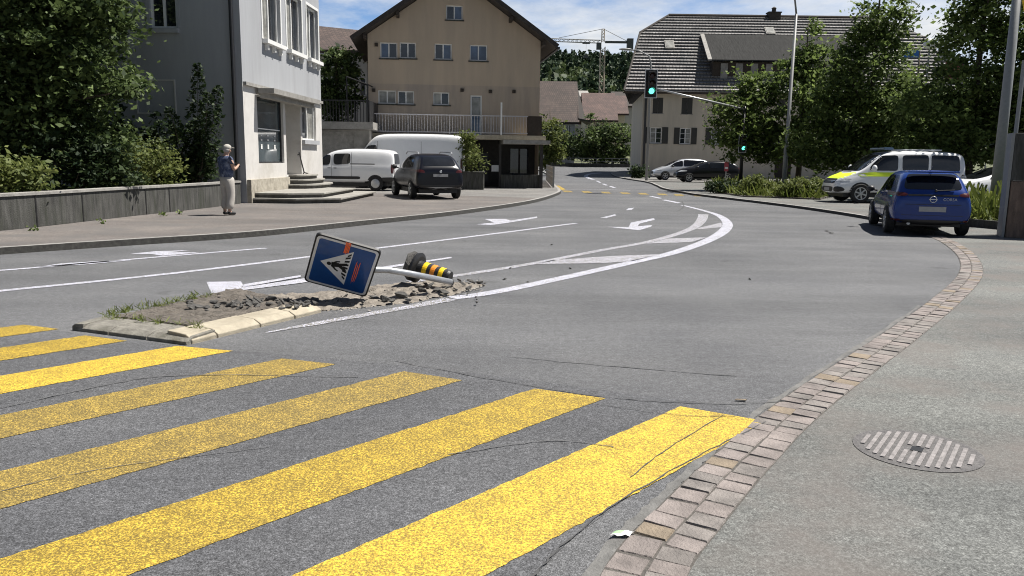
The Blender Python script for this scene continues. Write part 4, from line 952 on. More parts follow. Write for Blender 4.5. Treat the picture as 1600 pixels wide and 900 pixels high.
# weeds along the wall foot, and the tree on the terrace
for k, (px, py) in enumerate(((53, 361), (255, 338), (283, 335), (160, 350))):
    c = G(px, py, gz); g = np.random.default_rng(40 + k); n = 22; P = np.array(c) + [-.06, .1, .05] + g.normal(size=(n, 3)) * [.05, .03, .035]
    tag(leaf_mesh('weed', P, .04, 'leaf', None, 41 + k, loc=(c.x, c.y, c.z)), ['leafy weed at the wall foot, leftmost of the four tufts', 'weed tuft rooted at a wall joint below the light green bush', 'weed tuft at the wall foot closest to the walking person', 'thin weed tuft at the wall foot, second from the left'][k], 'weed', 'weeds along the garden wall')
tree('bushy tree growing over the garage terrace beside the tan house', (at(528, 200, 41.5).x, 41.5, 3.1), 4.0, [((0, 0, 2.0), (1.15, 1.0, 1.9)), ((-.5, 0, 1.2), (1.0, .9, 1.1)), ((.5, 0, 3.0), (.7, .7, .9))], 6500, .12, 'leaf_left', .08, 45, clump=.2)
# planter in front of the tan house
pc = at(738, 296, 38.3); pc.z = gz
PL = thing('planter', 'square dark planter box beside the dark carport holding a tall climbing bush', 'planter', (pc.x, pc.y, gz))
mb = MB(); mb.box(pc.x - .5, pc.x + .55, pc.y - .4, pc.y + .4, gz, gz + .78); mb.box(pc.x - .54, pc.x + .59, pc.y - .44, pc.y + .44, gz + .78, gz + .84); mb.build('box', 'concrete_dark', PL, bevel=.02)
g = np.random.default_rng(46); P = []
for k in range(42):
    z = g.uniform(.1, 1.75); s = .24 + .3 * math.exp(-((z - .35) / .5) ** 2); c = np.array([pc.x - .25 + .38 * max(0, 1 - z) + g.normal() * s * .7, pc.y + g.normal() * .22, gz + .85 + z]); P.append(c + g.normal(size=(34, 3)) * [.15, .13, .13])
BU = thing('potted_bush', 'tall yellowish green bush growing in the dark planter box', 'plant', (pc.x, pc.y, gz + .84)); leaf_mesh('leaves', np.concatenate(P), .075, 'leaf_lime', BU, 47)
mb = MB(); 
for k in range(6): mb.tube([(pc.x - .3 + k * .1, pc.y, gz + .7), (pc.x - .3 + random.uniform(-.1, .1), pc.y, gz + 1.6), (pc.x - .3 + random.uniform(-.2, .2), pc.y, gz + 2.4)], [.02, .014, .006], 5)
mb.build('stems', 'bark', BU)

# --- right verge: planting bed, grasses, street trees
rz = RH
def RT(px, Y, z=0.0): p = at(px, 270, Y); return Vector((p.x, p.y, rz + z))
bed = [RT(1105, 41), RT(1160, 34.6), RT(1285, 32.6), RT(1300, 35.5), RT(1290, 43), RT(1130, 47)]
mb = MB(); mb.prism([p for p in bed], (0, 0, .05)); tag(mb.build('planting_bed', 'soil'), kind='structure')
bed2 = [Vector((11.55, 21.6, .003)), Vector((12.2, 19.9, .003)), Vector((13.2, 19.0, .003)), Vector((15.5, 18.4, .003)), Vector((22, 19.5, .003)), Vector((22, 24.5, .003)), Vector((14.0, 25, .003)), Vector((12.0, 23.4, .003))]
mb = MB(); mb.prism(bed2, (0, 0, .16)); tag(mb.build('planting_bed', 'soil'), kind='structure')
pp = bed2 + bed2[:1]; mb = MB()
for a, b in zip(pp, pp[1:]):
    d = (b - a).normalized(); nn = Vector((d.y, -d.x, 0)); k = max(1, int((b - a).length / .9))
    for i in range(k):
        c = a.lerp(b, (i + .5) / k); mb.obox(c + nn * .06 + Vector((0, 0, .10)), d * ((b - a).length / k / 2 - .006), nn * .06, Vector((0, 0, .10)))
tag(mb.build('bed_edging', 'concrete_dark'), 'dark stone edging round the grass bed behind the blue car', 'edging')
def grass(region_pts, n, h, seed, name='tall_grass', mat='grass', z=0):
    g = np.random.default_rng(seed); P = []; poly = [(p.x, p.y) for p in region_pts]
    x0, x1 = min(p[0] for p in poly), max(p[0] for p in poly); y0, y1 = min(p[1] for p in poly), max(p[1] for p in poly)
    def inside(x, y):
        c = False; j = len(poly) - 1
        for i in range(len(poly)):
            if (poly[i][1] > y) != (poly[j][1] > y) and x < (poly[j][0] - poly[i][0]) * (y - poly[i][1]) / (poly[j][1] - poly[i][1]) + poly[i][0]: c = not c
            j = i
        return c
    while len(P) < n:
        x, y = g.uniform(x0, x1), g.uniform(y0, y1)
        if inside(x, y): P.append((x, y, z))
    P = np.array(P); d = g.normal(size=(n, 3)) * [.35, .35, .1] + [0, 0, 1]
    o = leaf_mesh(name, P, h, mat, None, seed, up=0, aspect=1.0, dirs=d, tone=None)
    return tag(o, kind='stuff')
def narrow(o, f):  # blades are tall and narrow: squash the width of every blade about its own root line
    me = o.data; n = len(me.vertices); v = np.empty(n * 3); me.vertices.foreach_get('co', v); v = v.reshape(-1, 4, 3)
    c = v[:, :2].mean(axis=1, keepdims=True); v[:, :2] = c + (v[:, :2] - c) * f; me.vertices.foreach_set('co', v.ravel()); me.update(); return o
tag(narrow(grass(bed2, 5200, .62, 51, z=.15), .13), 'tall dry green grass filling the stone edged bed behind the blue car', 'grass')
tag(narrow(grass(bed, 5200, .42, 52, z=rz + .04), .16), 'rough green grass in the roadside planting bed under the street trees', 'grass')
shrub('spiky light green shrub in the roadside bed directly left of the striped van', RT(1256, 34.2), (1.05, .6, .45), 3800, .075, 'leaf_lime', 53, .13)
shrub('low light green shrub in the roadside bed below the small traffic signal', RT(1186, 35.5), (.75, .5, .45), 2200, .075, 'leaf_lime', 54, .13)
shrub('dark flat shrub at the left tip of the roadside bed', RT(1132, 38), (.9, .5, .30), 2000, .075, 'leaf_dark', 55, .12)
shrub('small green shrub at the corner of the cream farmhouse', (at(996, 272, 66).x, 66, rz), (.8, .5, .5), 900, .14, 'leaf_dark', 56, .2)
STS = 'street trees along the right verge'
tree('leftmost street tree, leafy crown wrapped around the grey lamp post', RT(1247, 41.7), 8.4, [((-3.6, -.3, 3.9), (1.0, 1.0, 1.1)), ((-3.3, -.4, 2.6), (1.3, 1.0, 1.0)), ((-.5, 0, 4.4), (1.8, 1.6, 2.4)), ((-2.5, -.3, 3.0), (1.4, 1.3, 1.5)), ((-2.4, 0, 4.9), (.9, .9, 1.3)), ((.2, 0, 6.2), (.95, .9, 1.4)), ((-1.6, -.6, 2.3), (2.4, 1.3, .9)), ((1.0, 0, 3.3), (1.6, 1.3, 1.8)), ((.3, .2, 7.7), (.35, .35, .7))], 19000, .12, 'leaf', .13, 61, STS, .27)
tree('tallest middle street tree standing behind the front of the striped van', RT(1352, 37.5), 9.6, [((0, 0, 5.2), (1.9, 1.7, 3.0)), ((-.9, 0, 3.3), (1.7, 1.4, 1.7)), ((1.1, .1, 3.6), (1.5, 1.3, 1.8)), ((.2, 0, 8.0), (1.2, 1.1, 1.6)), ((-1.3, 0, 5.6), (1.0, 1.0, 1.2)), ((.2, -.4, 2.2), (2.2, 1.2, 1.0)), ((-2.2, 0, 2.4), (1.3, 1.1, 1.2))], 20000, .115, 'leaf', .14, 62, STS, .27)
tree('dense right street tree rising behind the parked blue car', RT(1512, 33), 9.4, [((.1, 0, 5.3), (2.1, 1.8, 3.2)), ((-1.5, 0, 3.3), (1.6, 1.4, 1.7)), ((1.5, 0, 3.8), (1.6, 1.4, 1.9)), ((.4, 0, 7.8), (1.7, 1.4, 1.6)), ((-.7, -.4, 2.2), (2.2, 1.2, 1.0))], 23000, .112, 'leaf', .17, 63, STS, .27)
tree('far right street tree crown cut by the picture edge behind the leaning pole', RT(1660, 32), 9.5, [((0, 0, 5.5), (2.1, 1.9, 3.3)), ((-1.6, 0, 4.2), (1.4, 1.3, 2.0)), ((-.6, 0, 2.9), (1.9, 1.4, 1.1))], 9000, .14, 'leaf', .15, 64, STS, .28)
tree('dark street tree filling the gap behind the middle of the tree row', RT(1420, 45), 7.5, [((0, 0, 3.6), (2.6, 1.8, 2.4)), ((-2.6, 0, 3.2), (2.0, 1.5, 2.0)), ((2.2, 0, 3.4), (2.0, 1.5, 2.2))], 7500, .18, 'leaf_dark', .14, 65, STS, .34)

# --- far end: fence, bushes, wooded hill
fz = zt(95)
GF = thing('lane_fence', 'long low fence with rails above a dark wall at the end of the lane', 'fence', (at(920, 255, 95).x, 95, fz))
fa, fb = at(836, 255, 95).x, at(1040, 255, 95).x
mb = MB(); mb.box(fa, fb, 95, 95.3, fz - .4, fz + .42); mb.build('wall', 'concrete_dark', GF)
mb = MB()
for z in (.62, .98): mb.box(fa, fb, 95.1, 95.16, fz + z, fz + z + .06)
x = fa
while x < fb: mb.box(x, x + .06, 95.1, 95.2, fz + .4, fz + 1.02); x += 1.8
mb.build('railing', 'metal_paint', GF)
PK = thing('picket_fence', 'pale picket fence at the left end of the lane fence', 'fence', (at(862, 250, 96).x, 96, fz)); mb = MB(); x = at(846, 250, 96).x
while x < at(882, 250, 96).x: mb.box(x, x + .09, 96, 96.04, fz + .45, fz + 1.3); x += .19
mb.build('pickets', 'plaster_white', PK)
tree('loose light green tree right beside the tan house wall in the lane', (at(858, 250, 72).x, 72, zt(72)), 6.0, [((0, 0, 3.4), (1.3, 1.1, 2.2)), ((-.8, 0, 2.2), (1.2, 1.0, 1.6)), ((.7, 0, 2.0), (.9, .8, 1.2))], 3800, .16, 'leaf_lime', .1, 71, None, .26)
tree('round dark green tree behind the lane fence left of the farmhouse', (at(930, 250, 97).x, 97, zt(97)), 5.6, [((0, 0, 3), (2.4, 2, 2.4)), ((2.4, 0, 3.2), (2.0, 1.6, 2.0)), ((-1.9, 0, 2.1), (1.5, 1.4, 1.5)), ((3.4, 0, 1.7), (1.6, 1.4, 1.4)), ((1, 0, 1.4), (2.6, 1.4, 1.1))], 7000, .21, 'leaf_left', .16, 72, None, .4)
tree('small tree behind the lane fence in front of the mottled brown roof house', (at(878, 250, 98).x, 98, zt(98)), 4.6, [((0, 0, 2.6), (1.5, 1.3, 1.6)), ((-1.2, 0, 1.6), (1.0, 1, 1))], 2200, .2, 'leaf_far', .1, 73, None, .34)
# wooded hill
def hill_h(x, y): return 4 + 27 * max(0, min(1, (y - 165) / 150)) ** .8 + 1.5 * math.sin(x * .03 + 1) * max(0, min(1, (y - 165) / 60))
mb = MB(); xs_ = np.linspace(-260, 420, 35); ys_ = np.linspace(160, 480, 17); k = len(xs_)
mb.add([(x, y, hill_h(x, y) - (3 if y < 165 else 0)) for y in ys_ for x in xs_], [(j * k + i, j * k + i + 1, (j + 1) * k + i + 1, (j + 1) * k + i) for j in range(len(ys_) - 1) for i in range(k - 1)])
tag(mb.build('hill', 'ground', smooth=True), kind='structure')
g = np.random.default_rng(81); PC = []; PD = []
for k in range(2300):
    y = g.uniform(170, 330) if k % 3 else g.uniform(300, 330); x = g.uniform(-.12, .32) * y if k % 5 else g.uniform(-.6, 1) * y; z = hill_h(x, y)
    if (x * .04 + math.sin(y * .05)) % 1 < .45 or y > 285:
        hh = g.uniform(6, 10.5); n = 60; f = g.random(n); rr = (1 - f) * hh * .2 + .2; a = g.uniform(0, 6.28, n); PC.append(np.stack([x + rr * np.cos(a), y + rr * np.sin(a), z + f * hh], 1))
    else:
        hh = g.uniform(5, 8); n = 70; d = g.normal(size=(n, 3)); d /= np.linalg.norm(d, axis=1)[:, None]; PD.append(np.array([x, y, z + hh * .55]) + d * np.array([hh * .36, hh * .36, hh * .42]) * g.uniform(.7, 1.05, (n, 1)))
tag(leaf_mesh('forest', np.concatenate(PC), .85, 'leaf_conifer', None, 82, up=.1), 'dark conifer wood along the crest of the far hill', 'forest', kind='stuff')
tag(leaf_mesh('forest', np.concatenate(PD), .85, 'leaf_far', None, 83, up=.2), 'broad leaved wood on the lower slope of the far hill', 'forest', kind='stuff')
tc_ = at(880, 107, 318); TW = thing('hilltop_tower', 'small round lookout tower with pale dome above the far wood', 'tower', (tc_.x, 318, tc_.z - 8))
mb = MB(); mb.lathe((tc_.x, 318, tc_.z - 8), (0, 0, 1), [(0, 2.0), (8, 2.0), (8, 2.4), (9.2, 2.4)], 14); mb.build('shaft', 'crane_dark', TW)
mb = MB(); mb.ball((tc_.x + .3, 318, tc_.z + 1.3), (1.5, 1.5, 1.6), 12); mb.tube([(tc_.x, 318, tc_.z + 2), (tc_.x, 318, tc_.z + 4)], .12, 5); mb.build('dome', 'concrete_cap', TW)
# tower crane
cx = at(941, 100, 180).x; z0 = zt(110) + 70 * .06; zj = at(941, 66, 180).z; ztop = at(941, 45, 180).z
CR = thing('tower_crane', 'tall lattice tower crane with long jib rising beyond the far houses', 'crane', (cx, 180, z0))
def lattice(mb, a, b, w_, k, r, up_=None):
    a = Vector(a); b = Vector(b); d = (b - a).normalized(); s1 = Vector((1, 0, 0)) if abs(d.z) > .5 else Vector((0, 1, 0)); s2 = d.cross(s1); cs = [s1 * w_ + s2 * w_, s1 * w_ - s2 * w_, -s1 * w_ - s2 * w_, -s1 * w_ + s2 * w_]
    for c in cs: mb.tube([a + c, b + c], r, 4)
    for i in range(k):
        p, q = a.lerp(b, i / k), a.lerp(b, (i + 1) / k)
        for j in range(4): mb.tube([p + cs[j], q + cs[(j + 1) % 4]], r * .7, 4)
mb = MB(); lattice(mb, (cx, 180, z0), (cx, 180, zj - 1), .5, 14, .075); mb.build('mast', 'crane', CR)
mb = MB(); lattice(mb, (cx, 180, zj), (cx, 180, ztop), .28, 4, .07); mb.build('apex', 'crane', CR)
jl = at(862, 66, 180).x - 8; mb = MB(); lattice(mb, (cx - .5, 180, zj + .1), (jl, 180, zj + .5), .3, 20, .055); mb.build('jib', 'concrete_cap', CR)
jr = at(987, 66, 180).x; mb = MB(); mb.box(cx + .5, jr, 179.6, 180.4, zj - .15, zj + .25); mb.build('counter_jib', 'crane_dark', CR)
mb = MB(); mb.box(jr - 1.0, jr + .3, 179.3, 180.7, zj - 1.6, zj + .8); mb.build('counterweight', 'crane_dark', CR)
mb = MB(); mb.box(cx - 1.4, cx - .4, 179, 180, zj - 1.6, zj - .2); mb.build('cab', 'crane_dark', CR)
mb = MB(); mb.tube([(cx, 180, ztop), (jr - 1, 180, zj + .3)], .06, 4); mb.tube([(cx, 180, ztop), ((cx + jl) / 2, 180, zj + .8)], .05, 4); mb.build('tie_bar', 'crane_dark', CR)
tx = at(916, 66, 180).x; mb = MB(); mb.box(tx - .8, tx + .8, 179.6, 180.4, zj - .35, zj - .05); mb.build('trolley', 'crane_dark', CR)
hz_ = at(916, 88, 180).z; mb = MB(); mb.tube([(tx, 180, zj - .3), (tx, 180, hz_)], .025, 4); mb.build('hoist_rope', 'crane_dark', CR); mb = MB(); mb.box(tx - .5, tx + .5, 179.7, 180.3, hz_ - .35, hz_ + .2); mb.build('hook_block', 'crane_dark', CR)

# ================================================================== VEHICLES
def car_body(name, stations, mat, parent, wmid=.55):
    """stations: (x, z_bottom, z_belt, z_top, half_max, half_belt, half_roof) rear to front"""
    rings = []
    for x, zb, zbelt, zt_, wm, wb, wr in stations:
        half = [(wm * .80, zb), (wm * .96, zb + .10), (wm, zb + (zbelt - zb) * wmid), (wb * .995, zbelt - .03), (wb * .965, zbelt + .02 * (zt_ > zbelt + .15)),
                (wb + (wr - wb) * .55, zbelt + (zt_ - zbelt) * .55), (wr, zt_ - min(.07, (zt_ - zbelt) * .3)), (wr * .78, zt_ - .012), (wr * .35, zt_)]
        rings.append([(x, y, z) for y, z in half] + [(x, -y, z) for y, z in half[::-1]])
    n = len(rings[0]); mb = MB(); vs = [p for r in rings for p in r]
    fs = [(i * n + k, i * n + (k + 1) % n, (i + 1) * n + (k + 1) % n, (i + 1) * n + k) for i in range(len(rings) - 1) for k in range(n)]
    for base, rev in ((0, False), ((len(rings) - 1) * n, True)):      # caps as quads across the ring
        for k in range(n // 2 - 1):
            q = (base + k, base + n - 1 - k, base + n - 2 - k, base + k + 1); fs.append(q if rev else q[::-1])
    mb.add(vs, fs); o = mb.build(name, mat, parent, local=True, smooth=True)
    bm = bmesh.new(); bm.from_mesh(o.data); bmesh.ops.recalc_face_normals(bm, faces=bm.faces); bm.to_mesh(o.data); bm.free()
    md = o.modifiers.new('s', 'SUBSURF'); md.levels = 2; md.render_levels = 2
    dg = bpy.context.evaluated_depsgraph_get(); me = bpy.data.meshes.new_from_object(o.evaluated_get(dg)); o.modifiers.clear(); o.data = me
    me.polygons.foreach_set('use_smooth', [True] * len(me.polygons))
    bm = bmesh.new(); bm.from_mesh(me); bv = BVHTree.FromBMesh(bm); bm.free()
    return o, bv
def rounded(poly, k=2):
    p = [Vector(q) for q in poly]
    for _ in range(k):
        o = []
        for i in range(len(p)):
            a, b = p[i], p[(i + 1) % len(p)]; l = (b - a).length; t = min(.25, .06 / max(l, 1e-6)) if l > .24 else .25
            o += [a.lerp(b, t), a.lerp(b, 1 - t)]
        p = o
    return p
VIEW = {'left': (Vector((0, 1, 0)), lambda a, b: Vector((a, 0, b))), 'right': (Vector((0, -1, 0)), lambda a, b: Vector((a, 0, b))),
        'rear': (Vector((-1, 0, 0)), lambda a, b: Vector((0, a, b))), 'front': (Vector((1, 0, 0)), lambda a, b: Vector((0, a, b))), 'top': (Vector((0, 0, 1)), lambda a, b: Vector((a, b, 0)))}
def panel(mb, bv, view, poly, off=.006, rings=5, mi=0, rnd=2, dens=.09):
    """a fitted panel: the outline is laid onto the body surface a few millimetres proud of it"""
    d, f = VIEW[view]; p = rounded(poly, rnd) if rnd else [Vector(q) for q in poly]; q = []
    for i in range(len(p)):
        a, b = p[i], p[(i + 1) % len(p)]; k = max(1, int((b - a).length / dens)); q += [a.lerp(b, j / k) for j in range(k)]
    c = sum(q, Vector((0, 0))) / len(q); vs = []
    def hit(s):
        o = f(s.x, s.y) + d * 6; h, nn, _, _ = bv.ray_cast(o, -d)
        if h is None: h, nn, _, _ = bv.find_nearest(f(s.x, s.y) + d * .9)
        if nn.dot(d) < 0: nn = -nn
        return h + nn * off
    for r in range(rings): vs += [hit(c.lerp(s, 1 - r / rings)) for s in q]
    vs.append(hit(c)); n = len(q); fs = [(r * n + i, r * n + (i + 1) % n, (r + 1) * n + (i + 1) % n, (r + 1) * n + i) for r in range(rings - 1) for i in range(n)] + [((rings - 1) * n + i, (rings - 1) * n + (i + 1) % n, rings * n) for i in range(n)]
    t = (vs[fs[0][1]] - vs[fs[0][0]]).cross(vs[fs[0][2]] - vs[fs[0][0]])
    if t.dot(d) < 0: fs = [x[::-1] for x in fs]
    mb.add(vs, fs, mi)
def wheel(parent, x, y, r, wd_, rimmat='alloy', spokes=5, steel=False):
    s = 1 if y > 0 else -1; w_ = bpy.data.objects.new('wheel', None); C.objects.link(w_); w_.parent = parent; w_.location = (x, y, r); ROOTM[w_.name] = rootmat(parent)
    mb = MB(); mb.lathe((0, -s * wd_ / 2, 0), (0, s, 0), [(0, r * .62), (0, r * .93), (wd_ * .12, r), (wd_ * .88, r), (wd_, r * .93), (wd_, r * .66), (wd_ * .8, r * .62)], 28); mb.build('tyre', 'rubber', w_, local=True, smooth=False)
    mb = MB(); mb.lathe((0, s * wd_ * .30, 0), (0, s, 0), [(0, r * .64), (.015, r * .64)], 24, 1); ro = r * .66
    if steel:
        mb.lathe((0, s * wd_ * .34, 0), (0, s, 0), [(0, ro * .98), (.03, ro * .9), (.045, ro * .55), (.055, ro * .3), (.055, ro * .05)], 24, 0)
    else:
        mb.lathe((0, s * wd_ * .36, 0), (0, s, 0), [(0, ro * .28), (.04, ro * .2)], 12, 0)
        for k in range(spokes):
            a = 2 * math.pi * k / spokes + .3; e = Vector((math.cos(a), 0, math.sin(a))); t_ = Vector((-math.sin(a), 0, math.cos(a))); mb.obox(e * ro * .55 + Vector((0, s * wd_ * .40, 0)), e * ro * .45, t_ * ro * .11, Vector((0, .014, 0)), 0)
        n = 28; vs = [];
        for rr, yy in ((ro * 1.0, .36), (ro * 1.0, .47), (ro * .88, .45), (ro * .88, .36)): vs += [(rr * math.cos(2 * math.pi * k / n), s * wd_ * yy, rr * math.sin(2 * math.pi * k / n)) for k in range(n)]
        mb.add(vs, [(j * n + k, j * n + (k + 1) % n, ((j + 1) % 4) * n + (k + 1) % n, ((j + 1) % 4) * n + k) for j in range(4) for k in range(n)], 0)
    mb.build('rim', [rimmat, 'black'], w_, local=True); return w_
def arch_poly(x, r, k=14): return [(x + r * math.cos(a), r * .98 / 1.0 + r * math.sin(a) * 1.0 - r * .0) for a in np.linspace(-.35, math.pi + .35, k)]
def make_car(name, label, cat, loc, heading, stations, paint, wheels, group=None, wheel_r=.32, glass=(), arch='black', extra=None, rim='alloy', spokes=5, steel=False, wmid=.55):
    t = thing(name, label, cat, loc, heading, group); hw_ = max(s[4] for s in stations)
    body, bv = car_body('body', stations, paint, t, wmid)
    for x in wheels:
        for v in ('left', 'right'): mb = MB(); panel(mb, bv, v, [(x + wheel_r * 1.17 * math.cos(a), wheel_r + wheel_r * 1.17 * math.sin(a)) for a in np.linspace(-.5, math.pi + .5, 18)], .004, 3, rnd=0); mb.build('wheel_arch', arch, t, local=True)
    mb = MB(); xs_ = [s[0] for s in stations]; mb.box(min(xs_) + .35, max(xs_) - .35, -hw_ * .78, hw_ * .78, wheel_r * .62, stations[len(stations) // 2][1] + .06); mb.build('underbody', 'black', t, local=True)
    for x in wheels:
        for s in (1, -1): wheel(t, x, s * (hw_ - .085), wheel_r, .2, rim, spokes, steel)
    for nm, view, poly in glass:
        mb = MB(); panel(mb, bv, view, poly, .006); mb.build(nm, 'car_glass', t, local=True, smooth=True)
    if extra: extra(t, bv, body)
    return t
def part(t, bv, name, mat, view, poly, off=.008, rnd=2, rings=4):
    mb = MB(); panel(mb, bv, view, poly, off, rings, rnd=rnd); return mb.build(name, mat, t, local=True, smooth=True)
def lrect(a, b, c, d): return [(a, c), (b, c), (b, d), (a, d)]
def mirror_pair(t, x, y, z, mat, sz=(.09, .10, .075)):
    for s in (1, -1):
        mb = MB(); mb.ball((x, s * (y + sz[1]), z), sz, 12); mb.tube([(x + .03, s * (y - .06), z - .05), (x, s * (y + .05), z - .02)], .025, 6); mb.build('mirror', mat, t, local=True, smooth=True)
def text_mesh(parent, name, s, size, mat, mat4, local=True):
    cu = bpy.data.curves.new(name, 'FONT'); cu.body = s; cu.size = size; cu.align_x = 'CENTER'; cu.align_y = 'CENTER'; cu.extrude = .002
    o = bpy.data.objects.new(name, cu); C.objects.link(o); dg = bpy.context.evaluated_depsgraph_get(); me = bpy.data.meshes.new_from_object(o.evaluated_get(dg)); bpy.data.objects.remove(o)
    me.materials.clear(); me.materials.append(M[mat]); me.transform(mat4); o = bpy.data.objects.new(name, me); C.objects.link(o); o.parent = parent; return o

# --- blue hatchback, seen from behind
def blue_extra(t, bv, body):
    P_ = lambda *a, **k: part(t, bv, *a, **k)
    for s in (1, -1):
        P_('tail_light', 'red_lens', 'rear', [(s * .50, .93), (s * .80, .99), (s * .86, .90), (s * .80, .86), (s * .52, .87)], .01)
        P_('tail_light_side', 'red_lens', 'left' if s > 0 else 'right', [(-1.93, .90), (-1.70, .97), (-1.72, .93), (-1.93, .86)], .008)
        P_('reflector', 'red_lens', 'rear', lrect(s * .78, s * .62, .33, .37), .01)
    P_('light_bar', 'black', 'rear', lrect(-.50, .50, .875, .915), .008, rnd=0)
    P_('lower_bumper', 'black', 'rear', [(-.80, .20), (.80, .20), (.80, .30), (.60, .36), (-.60, .36), (-.80, .30)], .012)
    P_('number_plate', 'plate', 'rear', lrect(-.27, .27, .54, .65), .014, rnd=0)
    P_('tailgate_crease', 'black', 'rear', lrect(-.56, .56, .69, .70), .004, rnd=0)
    P_('boot_shadow_gap', 'black', 'rear', lrect(-.62, .62, .455, .463), .004, rnd=0)
    bx = bv.ray_cast(Vector((-6, 0, .81)), Vector((1, 0, 0)))[0]
    n = 20; mb = MB(); mb.tube([bx + Vector((-.02, .065 * math.cos(a), .065 * math.sin(a))) for a in np.linspace(0, 2 * math.pi, n)], .010, 6, caps=False); mb.obox(bx + Vector((-.025, 0, 0)), (.004, 0, 0), (0, .085, .004), (0, -.0, .007)); mb.build('emblem', 'chrome', t, local=True)
    text_mesh(t, 'model_lettering', 'CORSA', .085, 'metal', Matrix.Translation(bx + Vector((-.03, -.33, 0))) @ Matrix(((0, 0, -1, 0), (-1, 0, 0, 0), (0, 1, 0, 0), (0, 0, 0, 1))))
    mb = MB(); w0 = bv.ray_cast(Vector((-6, -.05, 1.0)), Vector((1, 0, 0)))[0]; w1 = bv.ray_cast(Vector((-6, -.42, 1.02)), Vector((1, 0, 0)))[0]; mb.tube([w0 + Vector((-.03, 0, 0)), w1 + Vector((-.03, 0, 0))], .014, 6); mb.ball(w0 + Vector((-.03, 0, 0)), .03, 8); mb.build('rear_wiper', 'black', t, local=True)
    mb = MB(); mb.prism([(-1.62, -.56, 1.40), (-1.83, -.52, 1.385), (-1.86, 0, 1.395), (-1.83, .52, 1.385), (-1.62, .56, 1.40), (-1.60, 0, 1.42)], (0, 0, .025)); mb.build('roof_spoiler', 'blue_paint', t, local=True, bevel=.008)
    mb = MB(); mb.tube([(-1.45, 0, 1.42), (-1.60, 0, 1.53)], .006, 5); mb.box(-1.49, -1.40, -.03, .03, 1.415, 1.45); mb.build('antenna', 'black', t, local=True)
    mirror_pair(t, .62, .86, .95, 'black'); 
    for s in ('left', 'right'):
        P_('door_seam', 'black', s, lrect(-.32, -.31, .30, .90), .003, rnd=0); P_('door_seam', 'black', s, lrect(.72, .73, .30, .88), .003, rnd=0); P_('sill_trim', 'black', s, lrect(-.9, .9, .22, .30), .006, rnd=0)
        P_('door_handle', 'black', s, lrect(-.26, -.10, .80, .83), .012)
    mb = MB(); mb.lathe((-1.9, .45, .27), (-1, 0, 0), [(0, .035), (.09, .035), (.09, .028)], 10); mb.build('exhaust', 'metal', t, local=True)
ST = [(-2.03, .34, .60, .72, .70, .66, .56), (-2.01, .28, .76, .92, .80, .76, .66), (-1.93, .25, .86, 1.02, .845, .80, .68), (-1.72, .24, .90, 1.28, .87, .80, .63), (-1.52, .24, .91, 1.405, .88, .80, .61), (-1.1, .24, .91, 1.43, .88, .81, .62),
      (-.5, .24, .90, 1.44, .88, .82, .63), (.15, .24, .89, 1.41, .88, .82, .62), (.6, .24, .88, 1.20, .88, .81, .62), (1.0, .24, .86, .95, .88, .80, .66), (1.5, .24, .78, .86, .86, .77, .62), (1.88, .26, .66, .72, .78, .70, .56), (2.03, .32, .52, .58, .60, .56, .45)]
ST = [(a, b, c, d, e * .955, f_ * .955, g_ * .955) for a, b, c, d, e, f_, g_ in ST]
gl = [('rear_window', 'rear', [(-.60, 1.02), (.60, 1.02), (.50, 1.33), (.40, 1.355), (-.40, 1.355), (-.50, 1.33)])]
for s in ('left', 'right'): gl += [('side_window', s, [(-.30, .94), (.62, .94), (.22, 1.30), (-.28, 1.33)]), ('side_window', s, [(-1.15, .96), (-.36, .94), (-.34, 1.33), (-.95, 1.30)])]
gl.append(('windscreen', 'front', [(-.62, .96), (.62, .96), (.52, 1.36), (-.52, 1.36)]))
bl = G(1388, 364.6); br = G(1500, 367.6); hd = Vector((math.sin(R(17)), math.cos(R(17)), 0)); bc = (bl + br) / 2 + hd * 1.36
make_car('parked_car', 'metallic blue hatchback parked half on the cobbled gutter, seen from behind', 'car', (bc.x, bc.y, .012), math.atan2(hd.y, hd.x), ST, 'blue_paint', (-1.33, 1.22), wheel_r=.315, glass=gl, extra=blue_extra)

